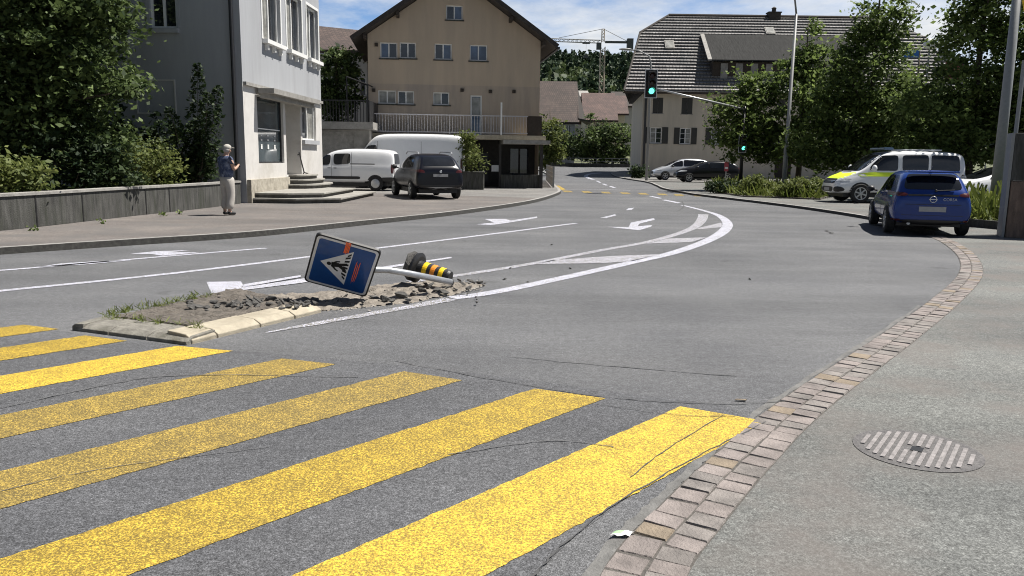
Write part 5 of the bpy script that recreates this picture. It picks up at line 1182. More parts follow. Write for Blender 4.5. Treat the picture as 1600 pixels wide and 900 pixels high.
# --- striped emergency van
def pol_extra(t, bv, body):
    P_ = lambda *a, **k: part(t, bv, *a, **k)
    for s in ('left', 'right'):
        P_('side_stripe', 'hi_vis', s, [(-.95, 1.0), (1.5, 1.0), (1.7, 1.10), (1.1, 1.16), (-.95, 1.16)], .005, rnd=0)
        P_('door_seam', 'black', s, lrect(.10, .115, .42, 1.2), .007, rnd=0); P_('door_seam', 'black', s, lrect(-1.0, -.985, .42, 1.2), .007, rnd=0); P_('door_handle', 'black', s, lrect(.16, .32, .90, .94), .014); P_('sill_trim', 'black', s, lrect(-1.4, 1.3, .30, .38), .006, rnd=0)
        P_('headlamp', 'clear_lens', s, [(1.98, .82), (2.30, .80), (2.34, .90), (2.10, .95)], .008)
    P_('bonnet_stripe', 'hi_vis', 'top', [(1.62, -.80), (2.2, -.70), (2.28, 0), (2.2, .70), (1.62, .80), (1.85, 0)], .006)
    for s in (1, -1):
        P_('headlamp', 'clear_lens', 'front', [(s * .55, .80), (s * .84, .80), (s * .86, .92), (s * .58, .90)], .010); P_('fog_grille', 'black', 'front', [(s * .55, .42), (s * .86, .42), (s * .88, .62), (s * .58, .60)], .010)
        P_('blue_flasher', 'glass_blue', 'front', lrect(s * .30, s * .42, .74, .78), .02)
    P_('grille', 'black', 'front', lrect(-.55, .55, .72, .90), .010); P_('grille_bar', 'chrome', 'front', lrect(-.54, .54, .80, .825), .016, rnd=0); P_('air_intake', 'black', 'front', lrect(-.50, .50, .42, .60), .010); P_('number_plate', 'plate', 'front', lrect(-.25, .25, .45, .56), .018, rnd=0)
    mb = MB(); mb.box(.25, .62, -.62, .62, 1.985, 2.08); mb.build('roof_light_bar', 'glass_blue', t, local=True, bevel=.03)
    mb = MB(); mb.box(-1.6, -.2, -.55, .55, 1.98, 2.03); mb.build('roof_rack', 'white_car', t, local=True, bevel=.01); mirror_pair(t, 1.12, .97, 1.30, 'white_car', (.09, .12, .13))
    P_('wiper', 'black', 'front', lrect(-.5, .3, 1.165, 1.18), .012, rnd=0)
VAN = [(-2.44, .40, .9, 1.0, .84, .80, .7), (-2.42, .33, 1.10, 1.75, .92, .87, .74), (-2.30, .32, 1.14, 1.93, .945, .90, .76), (-1.5, .32, 1.16, 1.97, .95, .90, .78), (-.4, .32, 1.16, 1.99, .95, .90, .78), (.45, .32, 1.15, 1.96, .95, .90, .77), (.85, .32, 1.14, 1.78, .95, .89, .75),
       (1.25, .32, 1.12, 1.45, .95, .88, .76), (1.58, .32, 1.05, 1.18, .94, .86, .78), (1.95, .32, .95, 1.05, .92, .82, .72), (2.25, .33, .80, .92, .88, .78, .66), (2.42, .38, .60, .72, .76, .70, .56)]
gl = [('windscreen', 'front', [(-.76, 1.20), (.76, 1.20), (.66, 1.86), (-.66, 1.86)])]
for s in ('left', 'right'): gl += [('side_window', s, [(.14, 1.22), (1.22, 1.22), (1.12, 1.42), (.72, 1.78), (.14, 1.80)]), ('side_window', s, [(-1.0, 1.22), (-.02, 1.22), (-.02, 1.80), (-1.0, 1.82)]), ('side_window', s, [(-2.2, 1.22), (-1.1, 1.22), (-1.1, 1.82), (-2.15, 1.80)])]
make_car('emergency_van', 'white van with fluorescent yellow stripes and blue roof lights parked under the street trees', 'van', (14.55, 31.2, RH), R(180), VAN, 'white_car', (-1.45, 1.5), wheel_r=.36, glass=gl, extra=pol_extra, spokes=6)

# --- white family van (left), large white panel van, dark SUV
def partner_extra(t, bv, body):
    P_ = lambda *a, **k: part(t, bv, *a, **k)
    for s in ('left', 'right'):
        P_('side_moulding', 'black', s, lrect(-.72, 1.35, .50, .62), .014); P_('door_rail', 'black', s, lrect(-1.35, -.28, 1.13, 1.17), .008, rnd=0)
        for x in (.52, -.34): P_('door_seam', 'black', s, lrect(x, x + .012, .35, 1.65), .004, rnd=0)
        for x in (.56, .30): P_('door_handle', 'black', s, lrect(x, x + .16, .95, .98), .014)
        P_('rear_bumper_corner', 'black', s, [(-2.2, .30), (-1.45, .30), (-1.60, .58), (-2.2, .60)], .008); P_('tail_light', 'red_lens', s, [(-2.16, .75), (-2.06, .75), (-2.06, 1.15), (-2.12, 1.15)], .008)
    P_('rear_bumper', 'black', 'rear', lrect(-.84, .84, .30, .56), .012)
    for s in (1, -1): P_('tail_light', 'red_lens', 'rear', lrect(s * .70, s * .82, .72, 1.15), .01)
    P_('number_plate', 'plate', 'rear', lrect(-.26, .26, .70, .81), .014, rnd=0); mirror_pair(t, 1.02, .90, 1.12, 'black', (.08, .11, .11))
PAR = [(-2.19, .38, .9, 1.2, .82, .78, .70), (-2.16, .32, 1.06, 1.66, .88, .84, .68), (-2.0, .31, 1.08, 1.78, .905, .87, .68), (-1.2, .31, 1.08, 1.81, .905, .87, .69), (-.2, .31, 1.07, 1.82, .905, .87, .69), (.55, .31, 1.05, 1.74, .905, .86, .68), (1.0, .31, 1.03, 1.45, .905, .85, .68), (1.35, .31, 1.0, 1.15, .90, .83, .72), (1.75, .32, .88, .98, .87, .78, .66), (2.08, .34, .68, .80, .78, .70, .56), (2.19, .40, .58, .64, .66, .60, .46)]
gl = [('windscreen', 'front', [(-.68, 1.08), (.68, 1.08), (.58, 1.66), (-.58, 1.66)]), ('rear_window', 'rear', [(-.62, 1.15), (.62, 1.15), (.56, 1.60), (-.56, 1.60)])]
for s in ('left', 'right'): gl += [('side_window', s, [(.62, 1.10), (1.28, 1.08), (1.22, 1.24), (.95, 1.48), (.70, 1.55), (.58, 1.5)]), ('side_window', s, [(-.28, 1.16), (.38, 1.10), (.46, 1.2), (.46, 1.58), (-.28, 1.60)])]
make_car('delivery_van', 'small white crew van seen side on beside the shop building steps', 'van', (-7.35, 36.0, gz), R(178), PAR, 'white_car', (-1.38, 1.35), wheel_r=.32, glass=gl, extra=partner_extra, rim='alloy', steel=True)
def spr_extra(t, bv, body):
    P_ = lambda *a, **k: part(t, bv, *a, **k)
    for s in ('left', 'right'):
        P_('tail_light', 'red_lens', s, [(-2.93, .95), (-2.84, .95), (-2.84, 1.45), (-2.90, 1.45)], .008)
        for x in (-1.0, 1.05): P_('door_seam', 'black', s, lrect(x, x + .014, .5, 2.2), .004, rnd=0)
        P_('side_moulding', 'black', s, lrect(-1.3, 1.2, .62, .70), .012, rnd=0)
    mirror_pair(t, 1.75, .98, 1.55, 'black', (.09, .13, .16))
SPR = [(-2.95, .5, 1.2, 1.6, .88, .86, .8), (-2.93, .40, 1.35, 2.42, .95, .93, .83), (-2.8, .38, 1.38, 2.55, .99, .97, .86), (-1.0, .38, 1.38, 2.58, .99, .97, .87), (.8, .38, 1.36, 2.57, .99, .97, .86), (1.25, .38, 1.34, 2.46, .99, .96, .84), (1.7, .38, 1.3, 1.95, .98, .94, .82), (2.1, .38, 1.2, 1.42, .97, .92, .82), (2.5, .39, 1.05, 1.18, .95, .86, .76), (2.85, .42, .85, .95, .88, .8, .66), (2.97, .48, .7, .78, .76, .7, .56)]
gl = [('windscreen', 'front', [(-.78, 1.35), (.78, 1.35), (.72, 2.1), (-.72, 2.1)])]
for s in ('left', 'right'): gl += [('side_window', s, [(1.1, 1.42), (1.95, 1.40), (1.72, 1.75), (1.5, 2.0), (1.1, 2.02)])]
make_car('panel_van', 'large white high roof panel van parked between the carport and the dark SUV', 'van', (-5.35, 39.1, gz), R(180), SPR, 'white_car', (-1.75, 1.75), wheel_r=.35, glass=gl, extra=spr_extra, steel=True)
def suv_extra(t, bv, body):
    P_ = lambda *a, **k: part(t, bv, *a, **k)
    for s in (1, -1):
        P_('tail_light', 'red_lens', 'rear', [(s * .55, .92), (s * .84, .95), (s * .86, 1.05), (s * .60, 1.04)], .01)
        mb = MB(); mb.tube([(-1.5, s * .62, 1.58), (-1.35, s * .62, 1.66), (.1, s * .64, 1.68), (.3, s * .64, 1.60)], .022, 6); mb.build('roof_rail', 'metal', t, local=True)
    P_('number_plate', 'plate', 'rear', lrect(-.27, .27, .80, .90), .014, rnd=0); P_('lower_bumper', 'black', 'rear', lrect(-.80, .80, .30, .52), .01); P_('skid_trim', 'metal', 'rear', [(-.62, .30), (-.54, .44), (.54, .44), (.62, .30), (.56, .30), (.50, .405), (-.50, .405), (-.56, .30)], .016, rnd=0)
    bx = bv.ray_cast(Vector((-6, 0, .98)), Vector((1, 0, 0)))[0]; mb = MB(); mb.lathe(bx + Vector((-.02, 0, 0)), (-1, 0, 0), [(0, .05), (.012, .045)], 12); mb.build('emblem', 'chrome', t, local=True)
    mirror_pair(t, .62, .92, 1.12, 'black', (.09, .11, .09))
    for s in ('left', 'right'):
        P_('sill_trim', 'black', s, lrect(-.95, .95, .30, .42), .01, rnd=0)
        for x in (-.28, .70): P_('door_seam', 'black', s, lrect(x, x + .012, .4, 1.0), .004, rnd=0)
        P_('door_handle', 'chrome', s, lrect(-.24, -.08, .95, .98), .012)
SUV = [(-2.15, .42, .75, .95, .80, .74, .62), (-2.12, .36, .95, 1.10, .86, .80, .68), (-2.02, .34, 1.02, 1.22, .89, .84, .68), (-1.75, .33, 1.05, 1.50, .90, .84, .64), (-1.5, .33, 1.06, 1.60, .905, .85, .63), (-.7, .33, 1.05, 1.63, .905, .86, .64), (.1, .33, 1.03, 1.60, .905, .86, .64), (.6, .33, 1.02, 1.36, .905, .85, .66), (.98, .33, 1.0, 1.10, .90, .84, .72), (1.5, .33, .94, 1.02, .89, .80, .66), (1.92, .35, .80, .90, .84, .74, .6), (2.15, .42, .62, .68, .70, .62, .5)]
gl = [('rear_window', 'rear', [(-.62, 1.17), (.62, 1.17), (.52, 1.50), (-.52, 1.50)]), ('windscreen', 'front', [(-.66, 1.12), (.66, 1.12), (.56, 1.54), (-.56, 1.54)])]
for s in ('left', 'right'): gl += [('side_window', s, [(-.26, 1.09), (.66, 1.07), (.30, 1.42), (-.24, 1.50)]), ('side_window', s, [(-1.35, 1.12), (-.32, 1.09), (-.30, 1.50), (-1.10, 1.48)])]
rl, rr_ = G(652, 308.5, gz), G(706, 311.5, gz); hd = Vector((-.36, .93, 0)).normalized()
sc_ = (rl + rr_) / 2 + hd * 1.3
make_car('parked_suv', 'dark navy SUV with roof rails seen from behind between the white vans', 'suv', (sc_.x, sc_.y, gz), math.atan2(hd.y, hd.x), SUV, 'dark_car', (-1.3, 1.36), wheel_r=.34, glass=gl, extra=suv_extra)
# --- far cars before the cream farmhouse
def far_extra(t, bv, body):
    for s in (1, -1): part(t, bv, 'headlamp', 'clear_lens', 'front', [(s * .45, .70), (s * .78, .74), (s * .78, .82), (s * .5, .80)], .01)
    part(t, bv, 'grille', 'black', 'front', lrect(-.4, .4, .48, .66), .01); mirror_pair(t, .8, .86, 1.05, 'black')
    for s in (1, -1): part(t, bv, 'tail_light', 'red_lens', 'rear', lrect(s * .6, s * .78, .85, 1.05), .01)
MPV = [(-2.2, .36, .8, 1.0, .80, .76, .66), (-2.15, .28, .98, 1.3, .86, .82, .66), (-1.9, .26, 1.02, 1.58, .89, .84, .64), (-.8, .26, 1.02, 1.66, .90, .85, .66), (.2, .26, 1.0, 1.60, .90, .85, .66), (.8, .26, .98, 1.30, .90, .84, .68), (1.3, .26, .93, 1.02, .89, .81, .70), (1.8, .27, .80, .90, .85, .74, .6), (2.15, .33, .60, .68, .70, .64, .5), (2.2, .38, .54, .60, .6, .56, .42)]
gl = [('windscreen', 'front', [(-.66, 1.04), (.66, 1.04), (.58, 1.55), (-.58, 1.55)]), ('rear_window', 'rear', [(-.6, 1.1), (.6, 1.1), (.52, 1.5), (-.52, 1.5)])]
for s in ('left', 'right'): gl += [('side_window', s, [(.0, 1.05), (1.0, 1.03), (.62, 1.32), (.0, 1.50)]), ('side_window', s, [(-1.9, 1.10), (-.08, 1.05), (-.08, 1.54), (-1.7, 1.50)])]
p = at(1062, 280, 62.5); make_car('parked_car', 'silver grey people carrier parked beside the cream farmhouse wall', 'car', (p.x, 62.5, RH), R(183), MPV, 'silver_car', (-1.3, 1.35), wheel_r=.32, glass=gl, extra=far_extra)
EST = [(a, b, c - .05, min(d, 1.02) if d < 1.05 else d - .16, e, f_, g_) for a, b, c, d, e, f_, g_ in MPV]
gl = [('windscreen', 'front', [(-.62, .98), (.62, .98), (.55, 1.40), (-.55, 1.40)]), ('rear_window', 'rear', [(-.6, 1.05), (.6, 1.05), (.52, 1.38), (-.52, 1.38)])]
for s in ('left', 'right'): gl += [('side_window', s, [(.0, 1.0), (1.0, .98), (.6, 1.22), (.0, 1.36)]), ('side_window', s, [(-1.9, 1.04), (-.08, 1.0), (-.08, 1.38), (-1.7, 1.36)])]
p = at(1102, 284, 57); make_car('parked_car', 'black estate car parked in front of the silver people carrier', 'car', (p.x, 57, RH), R(180), EST, 'black_car', (-1.3, 1.35), wheel_r=.32, glass=gl, extra=far_extra)
p = at(1575, 290, 27.5); make_car('parked_car', 'white car half hidden behind the tall grass and the leaning pole', 'car', (p.x + .9, 29.5, RH), R(186), EST, 'white_car', (-1.3, 1.35), wheel_r=.32, glass=gl, extra=far_extra)

# ================================================================== STREET FURNITURE
lp = RT(1226, 38.2); LPT = thing('street_lamp', 'tall grey street lamp with curved arm standing among the leftmost street tree', 'street lamp', lp)
ph = at(1243, 22, 38.2).z; mb = MB(); top = Vector((lp.x + .05, lp.y, ph))
mb.tube([lp, lp + Vector((0, 0, 2.2)), lp + Vector((.0, 0, 2.25)), top], [.11, .11, .085, .06], 10)
mb.tube([top, top + Vector((-.12, -.05, .6)), top + Vector((-.55, -.2, 1.0)), top + Vector((-1.3, -.45, 1.25)), top + Vector((-2.0, -.7, 1.35))], .045, 8); mb.build('pole', 'metal_paint', LPT, smooth=True)
mb = MB(); c = top + Vector((-2.3, -.8, 1.37)); mb.ball(c, (.42, .2, .09), 12); mb.build('lamp_head', 'metal_paint', LPT, smooth=True)
lp = Vector((at(1010, 280, 60).x, 60, RH)); lz = at(1014, 100, 60).z; T2 = thing('street_lamp', 'slim street lamp with outreach arm at the farmhouse corner, behind the hanging signal', 'street lamp', lp)
mb = MB(); a = Vector((lp.x, 60, lz)); e = at(985, 78, 60); mb.tube([lp, a, a + Vector((-.15, 0, .55)), a.lerp(e, .6) + Vector((0, 0, .35)), e], [.10, .07, .06, .05, .045], 8); mb.build('pole', 'metal_paint', T2, smooth=True)
mb = MB(); mb.ball(e + Vector((-.35, 0, .04)), (.5, .2, .09), 10); mb.build('lamp_head', 'metal_paint', T2, smooth=True)
# signals
def signal_head(parent, c, sc, mats):
    mb = MB(); w_, h_ = .30 * sc, .68 * sc
    mb.box(c.x - w_, c.x + w_, c.y - .03, c.y - .01, c.z - h_, c.z + h_); sb = mb.build('backing_board', 'sign_black', parent)
    mb = MB(); t_ = .035 * sc
    for q in ((-w_, -w_ + t_, -h_, h_), (w_ - t_, w_, -h_, h_), (-w_ + t_, w_ - t_, -h_, -h_ + t_), (-w_ + t_, w_ - t_, h_ - t_, h_)): mb.box(c.x + q[0], c.x + q[1], c.y - .045, c.y - .032, c.z + q[2], c.z + q[3])
    mb.build('board_rim', 'sign_white', sb)
    mb = MB(); mb.box(c.x - .17 * sc, c.x + .17 * sc, c.y - .25, c.y - .05, c.z - .55 * sc, c.z + .55 * sc); mb.build('housing', 'black', parent, bevel=.02)
    for k, mt in zip((1, 0, -1), ('red_lens_off', 'amber_off', 'green_lamp')):
        o = c + Vector((0, -.25, k * .36 * sc)); mb = MB(); mb.lathe(o, (0, -1, 0), [(0, .135 * sc), (.02, .125 * sc), (.04, .07 * sc)], 20); le = mb.build('signal_lens', mt, parent, smooth=False)
        mb = MB(); n = 12; r_ = .15 * sc
        vs = [o + Vector((r_ * math.cos(a), d_, r_ * math.sin(a))) for d_ in (0, -.22 * sc) for a in np.linspace(-.15, math.pi + .15, n)]
        mb.add(vs, [(i, i + 1, n + i + 1, n + i) for i in range(n - 1)]); mb.build('hood', 'black', le)
M['red_lens_off'] = mk('unlit_red_lens', (.03, .006, .006), .3, .2, 20); M['amber_off'] = mk('unlit_amber_lens', (.03, .015, .004), .3, .2, 20)
sy = 40.7; sp = Vector((at(1157, 280, sy).x, sy, RH)); sa = at(1163, 171, sy); sb_ = at(1018, 137, sy - 1.5); sh = at(1017, 131, sy - 1.6)
TS = thing('traffic_signal', 'grey traffic signal mast in the trees with long arm carrying the large green light', 'traffic light', sp)
mb = MB(); mb.tube([sp, Vector((sp.x, sp.y, sa.z + .15))], [.10, .07], 10); mb.build('mast', 'metal_dark', TS, smooth=True); mb = MB(); mb.tube([Vector((sp.x, sp.y, sa.z)), sb_], [.06, .04], 8); mb.build('outreach_arm', 'metal', TS, smooth=True)
hd_ = bpy.data.objects.new('signal_head', None); C.objects.link(hd_); hd_.parent = TS; ROOTM[hd_.name] = rootmat(TS); signal_head(hd_, sh, .98, None)
h2 = at(1159, 224, sy - .2); hd2 = bpy.data.objects.new('signal_head', None); C.objects.link(hd2); hd2.parent = TS; ROOTM[hd2.name] = rootmat(TS); signal_head(hd2, h2 + Vector((0, -.1, 0)), .66, None)
# leaning grey pole, cabinet pillar
pb = G(1551, 343); pt = at(1592, -30, 24.2); UP = thing('utility_pole', 'thick leaning grey pole standing in the grass bed at right', 'pole', pb)
d_ = (pt - pb); mb = MB(); mb.tube([pb - d_ * .02, pb + d_ * .5, pb + d_ * 1.25], [.15, .135, .115], 14); mb.build('shaft', 'metal_paint', UP, smooth=True)
mb = MB(); q = pb + d_ * .93; mb.tube([q + Vector((.1, -.1, 0)), q + Vector((.35, -.1, -.9)), q + Vector((.55, -.1, -1.9))], .025, 6); mb.build('guy_sleeve', 'bollard_yellow', UP)
pa = G(1568, 371); CP = thing('concrete_pillar', 'dark weathered concrete pillar with rusty lower half at the right picture edge', 'pillar', pa)
mb = MB(); u_ = Vector((.93, -.37, 0)); v_ = Vector((.37, .93, 0)); pz = 2.28; cc_ = pa + u_ * .75 + v_ * .28
mb.obox(cc_ + Vector((0, 0, .62)), u_ * .72, v_ * .26, Vector((0, 0, .62))); mb.build('lower_block', 'rust', CP, bevel=.015)
mb = MB(); mb.obox(cc_ + Vector((0, 0, 1.25 + (pz - 1.25) / 2)), u_ * .74, v_ * .28, Vector((0, 0, (pz - 1.25) / 2))); mb.build('upper_block', 'concrete_dark', CP, bevel=.015)
mb = MB(); mb.obox(cc_ - u_ * .77 + Vector((0, 0, pz / 2)), u_ * .028, v_ * .285, Vector((0, 0, pz / 2))); mb.build('edge_rail', 'metal_paint', CP)
q = at(1597, 205, 18.2); VP = thing('vent_pipe', 'thin grey pipe rising behind the dark concrete pillar', 'pipe', (q.x, 18.45, .0)); mb = MB(); mb.tube([(q.x, 18.45, 0), (q.x + .03, 18.45, 3.9)], .045, 8); mb.build('pipe', 'metal_paint', VP)
# barrier fence beside the lane
GB = thing('guard_fence', 'short slatted metal guard fence on the pavement edge past the tan house', 'fence', Vector((2.25, 42, gz)))
mb = MB(); ga, gb_ = Vector((2.08, 42.0, gz)), Vector((2.3, 56, gz))
for z in (.28, .52, .76, 1.0): mb.tube([ga + Vector((0, 0, z)), gb_ + Vector((0, 0, z))], .05, 6)
mb.build('rails', 'metal_dark', GB)
for k in range(8):
    mb = MB(); q = ga.lerp(gb_, k / 7); mb.box(q.x - .05, q.x + .05, q.y - .05, q.y + .05, gz, gz + 1.08); mb.build('post', 'metal_paint', GB)
q = at(1133, 290, 52); RS = thing('small_sign', 'small red and white sign on a post before the black estate car', 'sign', (q.x, 52, RH)); mb = MB(); mb.tube([(q.x, 52, RH), (q.x, 52, RH + 1.5)], .03, 6); mb.build('post', 'metal_paint', RS)
mb = MB(); mb.box(q.x - .13, q.x + .13, 51.92, 51.96, RH + .85, RH + 1.45); pn = mb.build('board', 'red', RS); mb = MB(); mb.box(q.x - .10, q.x + .10, 51.905, 51.918, RH + 1.0, RH + 1.12); mb.build('white_bar', 'sign_white', pn)
# banners and an added white globe behind the right street tree
for k, (px, py, mt, lb) in enumerate(((1490, 112, 'red', 'red banner glimpsed high through the right street tree'), (1533, 180, 'red', 'red banner glimpsed low through the right street tree'), (1422, 172, 'blue_board', 'small blue banner between the middle and right street trees'), (1424, 84, 'blue_board', 'blue banner hung high beside the white glint globe'), (1478, 90, 'plaster_white', 'white banner hung high beside the white glint globe'))):
    c = at(px, py, 47.5); t = thing('banner', lb, 'banner', (c.x, 47.5, RH), 0, 'banners behind the street trees'); mb = MB()
    w_, h_ = (.42, .2) if py < 100 else (.5, .55); mb.box(c.x - w_, c.x + w_, 47.48, 47.52, c.z - h_, c.z + h_); mb.build('cloth', mt, t); mb = MB(); mb.tube([(c.x + w_ + .05, 47.5, RH), (c.x + w_ + .05, 47.5, c.z + h_ + .1)], .04, 6); mb.build('pole', 'metal_paint', t)
c = at(1453, 69, 46); GLINT = thing('glint_globe', 'white globe on a thin post, added for a sun glint above the tree gap', 'lamp', (c.x, 46, RH)); mb = MB(); mb.tube([(c.x, 46, RH), (c.x, 46, c.z)], .05, 8); mb.build('post', 'metal_paint', GLINT); mb = MB(); mb.ball(c, (.36, .36, .30), 14); mb.build('globe', 'sign_white', GLINT, smooth=True)  # added globe stands in for a sun glint on the farmhouse roof

# ================================================================== MANHOLE, LITTER
mc = (G(1340, 687) + G(1532, 722)) / 2; MH = thing('manhole_cover', 'round ribbed cast iron manhole cover set in the right pavement', 'manhole', (mc.x, mc.y, .004))
mb = MB(); mb.lathe((mc.x, mc.y, .003), (0, 0, 1), [(0, .335), (.004, .335), (.004, .30)], 48); mb.build('frame', 'iron', MH)
mb = MB(); ang = R(-35); e1 = Vector((math.cos(ang), math.sin(ang), 0)); e2_ = Vector((-math.sin(ang), math.cos(ang), 0))
for k in range(-6, 7):
    o_ = k * .045; hl = math.sqrt(max(0, .285 ** 2 - o_ ** 2))
    if abs(k) < 2: 
        for s in (-1, 1): mb.obox(Vector((mc.x, mc.y, .0095)) + e1 * o_ + e2_ * s * (hl + .05) / 2, e1 * .0115, e2_ * (hl - .05) / 2, Vector((0, 0, .003)))
    elif hl > .03: mb.obox(Vector((mc.x, mc.y, .0095)) + e1 * o_, e1 * .0115, e2_ * hl, Vector((0, 0, .003)))
mb.build('ribs', 'iron_light', MH); mb = MB(); mb.obox(Vector((mc.x, mc.y, .0085)), e1 * .03, e2_ * .04, Vector((0, 0, .0018))); mb.build('lifting_hole', 'sign_black', MH)
c = G(967, 836, Z1 + .004); PS = thing('paper_scrap', 'crumpled white and green paper scrap lying on the asphalt by the setts', 'litter', c)
mb = MB(); g = np.random.default_rng(5); nx, ny = 5, 3; vs = [(c.x - .042 + .085 * i / nx + .012 * j, c.y - .02 + .045 * j / ny, c.z + .003 + abs(g.normal()) * .009) for j in range(ny + 1) for i in range(nx + 1)]
mb.add(vs, [(j * 6 + i, j * 6 + i + 1, j * 6 + i + 7, j * 6 + i + 6) for j in range(ny) for i in range(nx)]); mb.m = [1 if (k % 5) < 2 and k > 4 else 0 for k in range(len(mb.f))]; mb.build('paper', ['paper', 'paper_green'], PS)
c = G(1157, 625.5, Z1 + .003); tag(None or (lambda: (lambda mb: (mb.prism([c + Vector((-.04, 0, 0)), c + Vector((.03, -.012, 0)), c + Vector((.045, .01, 0)), c + Vector((-.02, .018, 0))], (0, 0, .006)), mb.build('leaf_scrap', 'sett3', loc=c))[1])(MB()))(), 'small dry yellowish leaf lying on the road near the crossing end', 'litter')

# ================================================================== WRECKED TRAFFIC ISLAND
A_, B_, C_, D_ = G(112, 516), G(292, 540), G(503, 488), G(345, 466)
E_, F_, H_ = G(640, 474), G(760, 446), G(600, 448)
TI = thing('traffic_island', 'damaged traffic island with pale kerbstones, torn soil and weeds beside the crossing', 'traffic island', ((A_ + C_) / 2))
IH = .085
def lerp3(a, b, t): return a.lerp(b, t)
def sloped(mb, a, b, inw, w_, h0, h1, mi=0):
    """kerbstone between a and b: low face outside, sloping up inwards"""
    d = (b - a).normalized(); a = a + d * .006; b = b - d * .006; z = lambda p, h: Vector((p.x, p.y, h)); i = inw * w_
    vs = [z(a, 0), z(b, 0), z(b, h0), z(a, h0), z(a + i * .25, h1 * .86), z(b + i * .25, h1 * .86), z(a + i, h1), z(b + i, h1), z(a + i, 0), z(b + i, 0)]
    mb.add(vs, ((0, 1, 2, 3), (3, 2, 5, 4), (4, 5, 7, 6), (6, 7, 9, 8), (0, 3, 4, 6, 8), (1, 9, 7, 5, 2)), mi)
cen = (A_ + B_ + C_ + D_) / 4
inw = (lambda a, b: (lambda n: n if n.dot(cen - a) > 0 else -n)(Vector((-(b - a).y, (b - a).x, 0)).normalized()))
iw = inw(B_, C_); marks = [0, .17, .48, .76, 1.0]; B2 = B_ + (C_ - B_).normalized() * .05
for k in range(4):
    mb = MB(); sloped(mb, lerp3(B2, C_, marks[k]), lerp3(B2, C_, marks[k + 1]) + Vector((0, 0, 0)), iw, .30, .035, IH + random.uniform(-.006, .006)); mb.build('kerbstone', 'concrete_light', TI, bevel=.008)
iw2 = inw(A_, B_)
for k in range(3):
    mb = MB(); sloped(mb, lerp3(A_, B_, k / 3), lerp3(A_, B_, (k + 1) / 3), iw2, .34, .03, IH * .85); mb.build('kerbstone', 'kerb_dirty', TI, bevel=.006)
iw3 = inw(A_, D_)
mb = MB()
for k in range(3): sloped(mb, lerp3(A_, D_, k / 3.6), lerp3(A_, D_, (k + 1) / 3.6), iw3, .14, .04, IH * .85)
mb.build('rear_kerb', 'kerb_dirty', TI, bevel=.006)
def bumpy(poly, n, h, amp, seed, edge=.02):
    """soil surface: points scattered in a polygon, raised unevenly, triangulated by grid"""
    g = np.random.default_rng(seed); xs0 = [p.x for p in poly]; ys0 = [p.y for p in poly]; bm = bmesh.new(); nx = n
    P_ = [(p.x, p.y) for p in poly]
    def sd(x, y):
        c = False; j = len(P_) - 1; dm = 9
        for i in range(len(P_)):
            (ax, ay), (bx, by) = P_[i], P_[j]
            if (ay > y) != (by > y) and x < (bx - ax) * (y - ay) / (by - ay) + ax: c = not c
            t = max(0, min(1, ((x - ax) * (bx - ax) + (y - ay) * (by - ay)) / ((bx - ax) ** 2 + (by - ay) ** 2))); dm = min(dm, math.hypot(x - ax - t * (bx - ax), y - ay - t * (by - ay))); j = i
        return dm if c else -dm
    st = (max(xs0) - min(xs0)) / n; vv = {}; mb = MB(); vs = []; fs = []
    ny = int((max(ys0) - min(ys0)) / st) + 1
    for j in range(ny + 1):
        for i in range(n + 1):
            x, y = min(xs0) + i * st + g.normal() * st * .15, min(ys0) + j * st + g.normal() * st * .15; d = sd(x, y)
            if d > -st * .6: vv[i, j] = len(vs); vs.append((x, y, max(-.01, min(1, (d + .02) / edge)) * (h + g.normal() * amp) if d > 0 else -.005))
    for j in range(ny):
        for i in range(n):
            k = [(i, j), (i + 1, j), (i + 1, j + 1), (i, j + 1)]
            if all(q in vv for q in k): fs.append(tuple(vv[q] for q in k))
    mb.add(vs, fs); return mb
soilp = [A_ + iw2 * .33 + iw3 * .1, B_ + iw2 * .33 + iw * .28, C_ + iw * .28, C_ + iw * .5 + (C_ - B_).normalized() * .1, D_ + (D_ - A_).normalized() * .3 - iw3 * .05, D_ - iw3 * .02]
bumpy(soilp, 42, IH * .92, .008, 91, .03).build('soil', 'soil', TI)
torn = [C_ + iw * .05, E_, G(705, 462), F_, G(690, 440), G(600, 446), G(500, 458), D_ + iw3 * .1]
bumpy(torn, 60, .03, .012, 92, .12).build('torn_bed', 'sand', TI)
# weeds on the island
g = np.random.default_rng(93); tufts = []
for k in range(70):
    t_ = g.random(); q = lerp3(A_ + iw2 * .34, D_, t_ * .9) + Vector((g.normal() * .07 + .05, g.normal() * .04 - .04, IH * .9)) if k % 3 else lerp3(A_, B_, g.random()) + iw2 * g.uniform(.28, .42) + Vector((0, 0, IH * .9)); tufts += [np.array(q) + g.normal(size=3) * [.018, .018, .002] for _ in range(9)]
d0 = g.normal(size=(len(tufts), 3)) * [.7, .7, .25] + [0, 0, .8]
o = narrow(leaf_mesh('island_weeds', np.array(tufts), .055, 'grass', None, 94, up=0, aspect=1, dirs=d0), .2); tag(o, 'sparse dry grass tufts growing on the damaged island soil', 'weeds', kind='stuff')
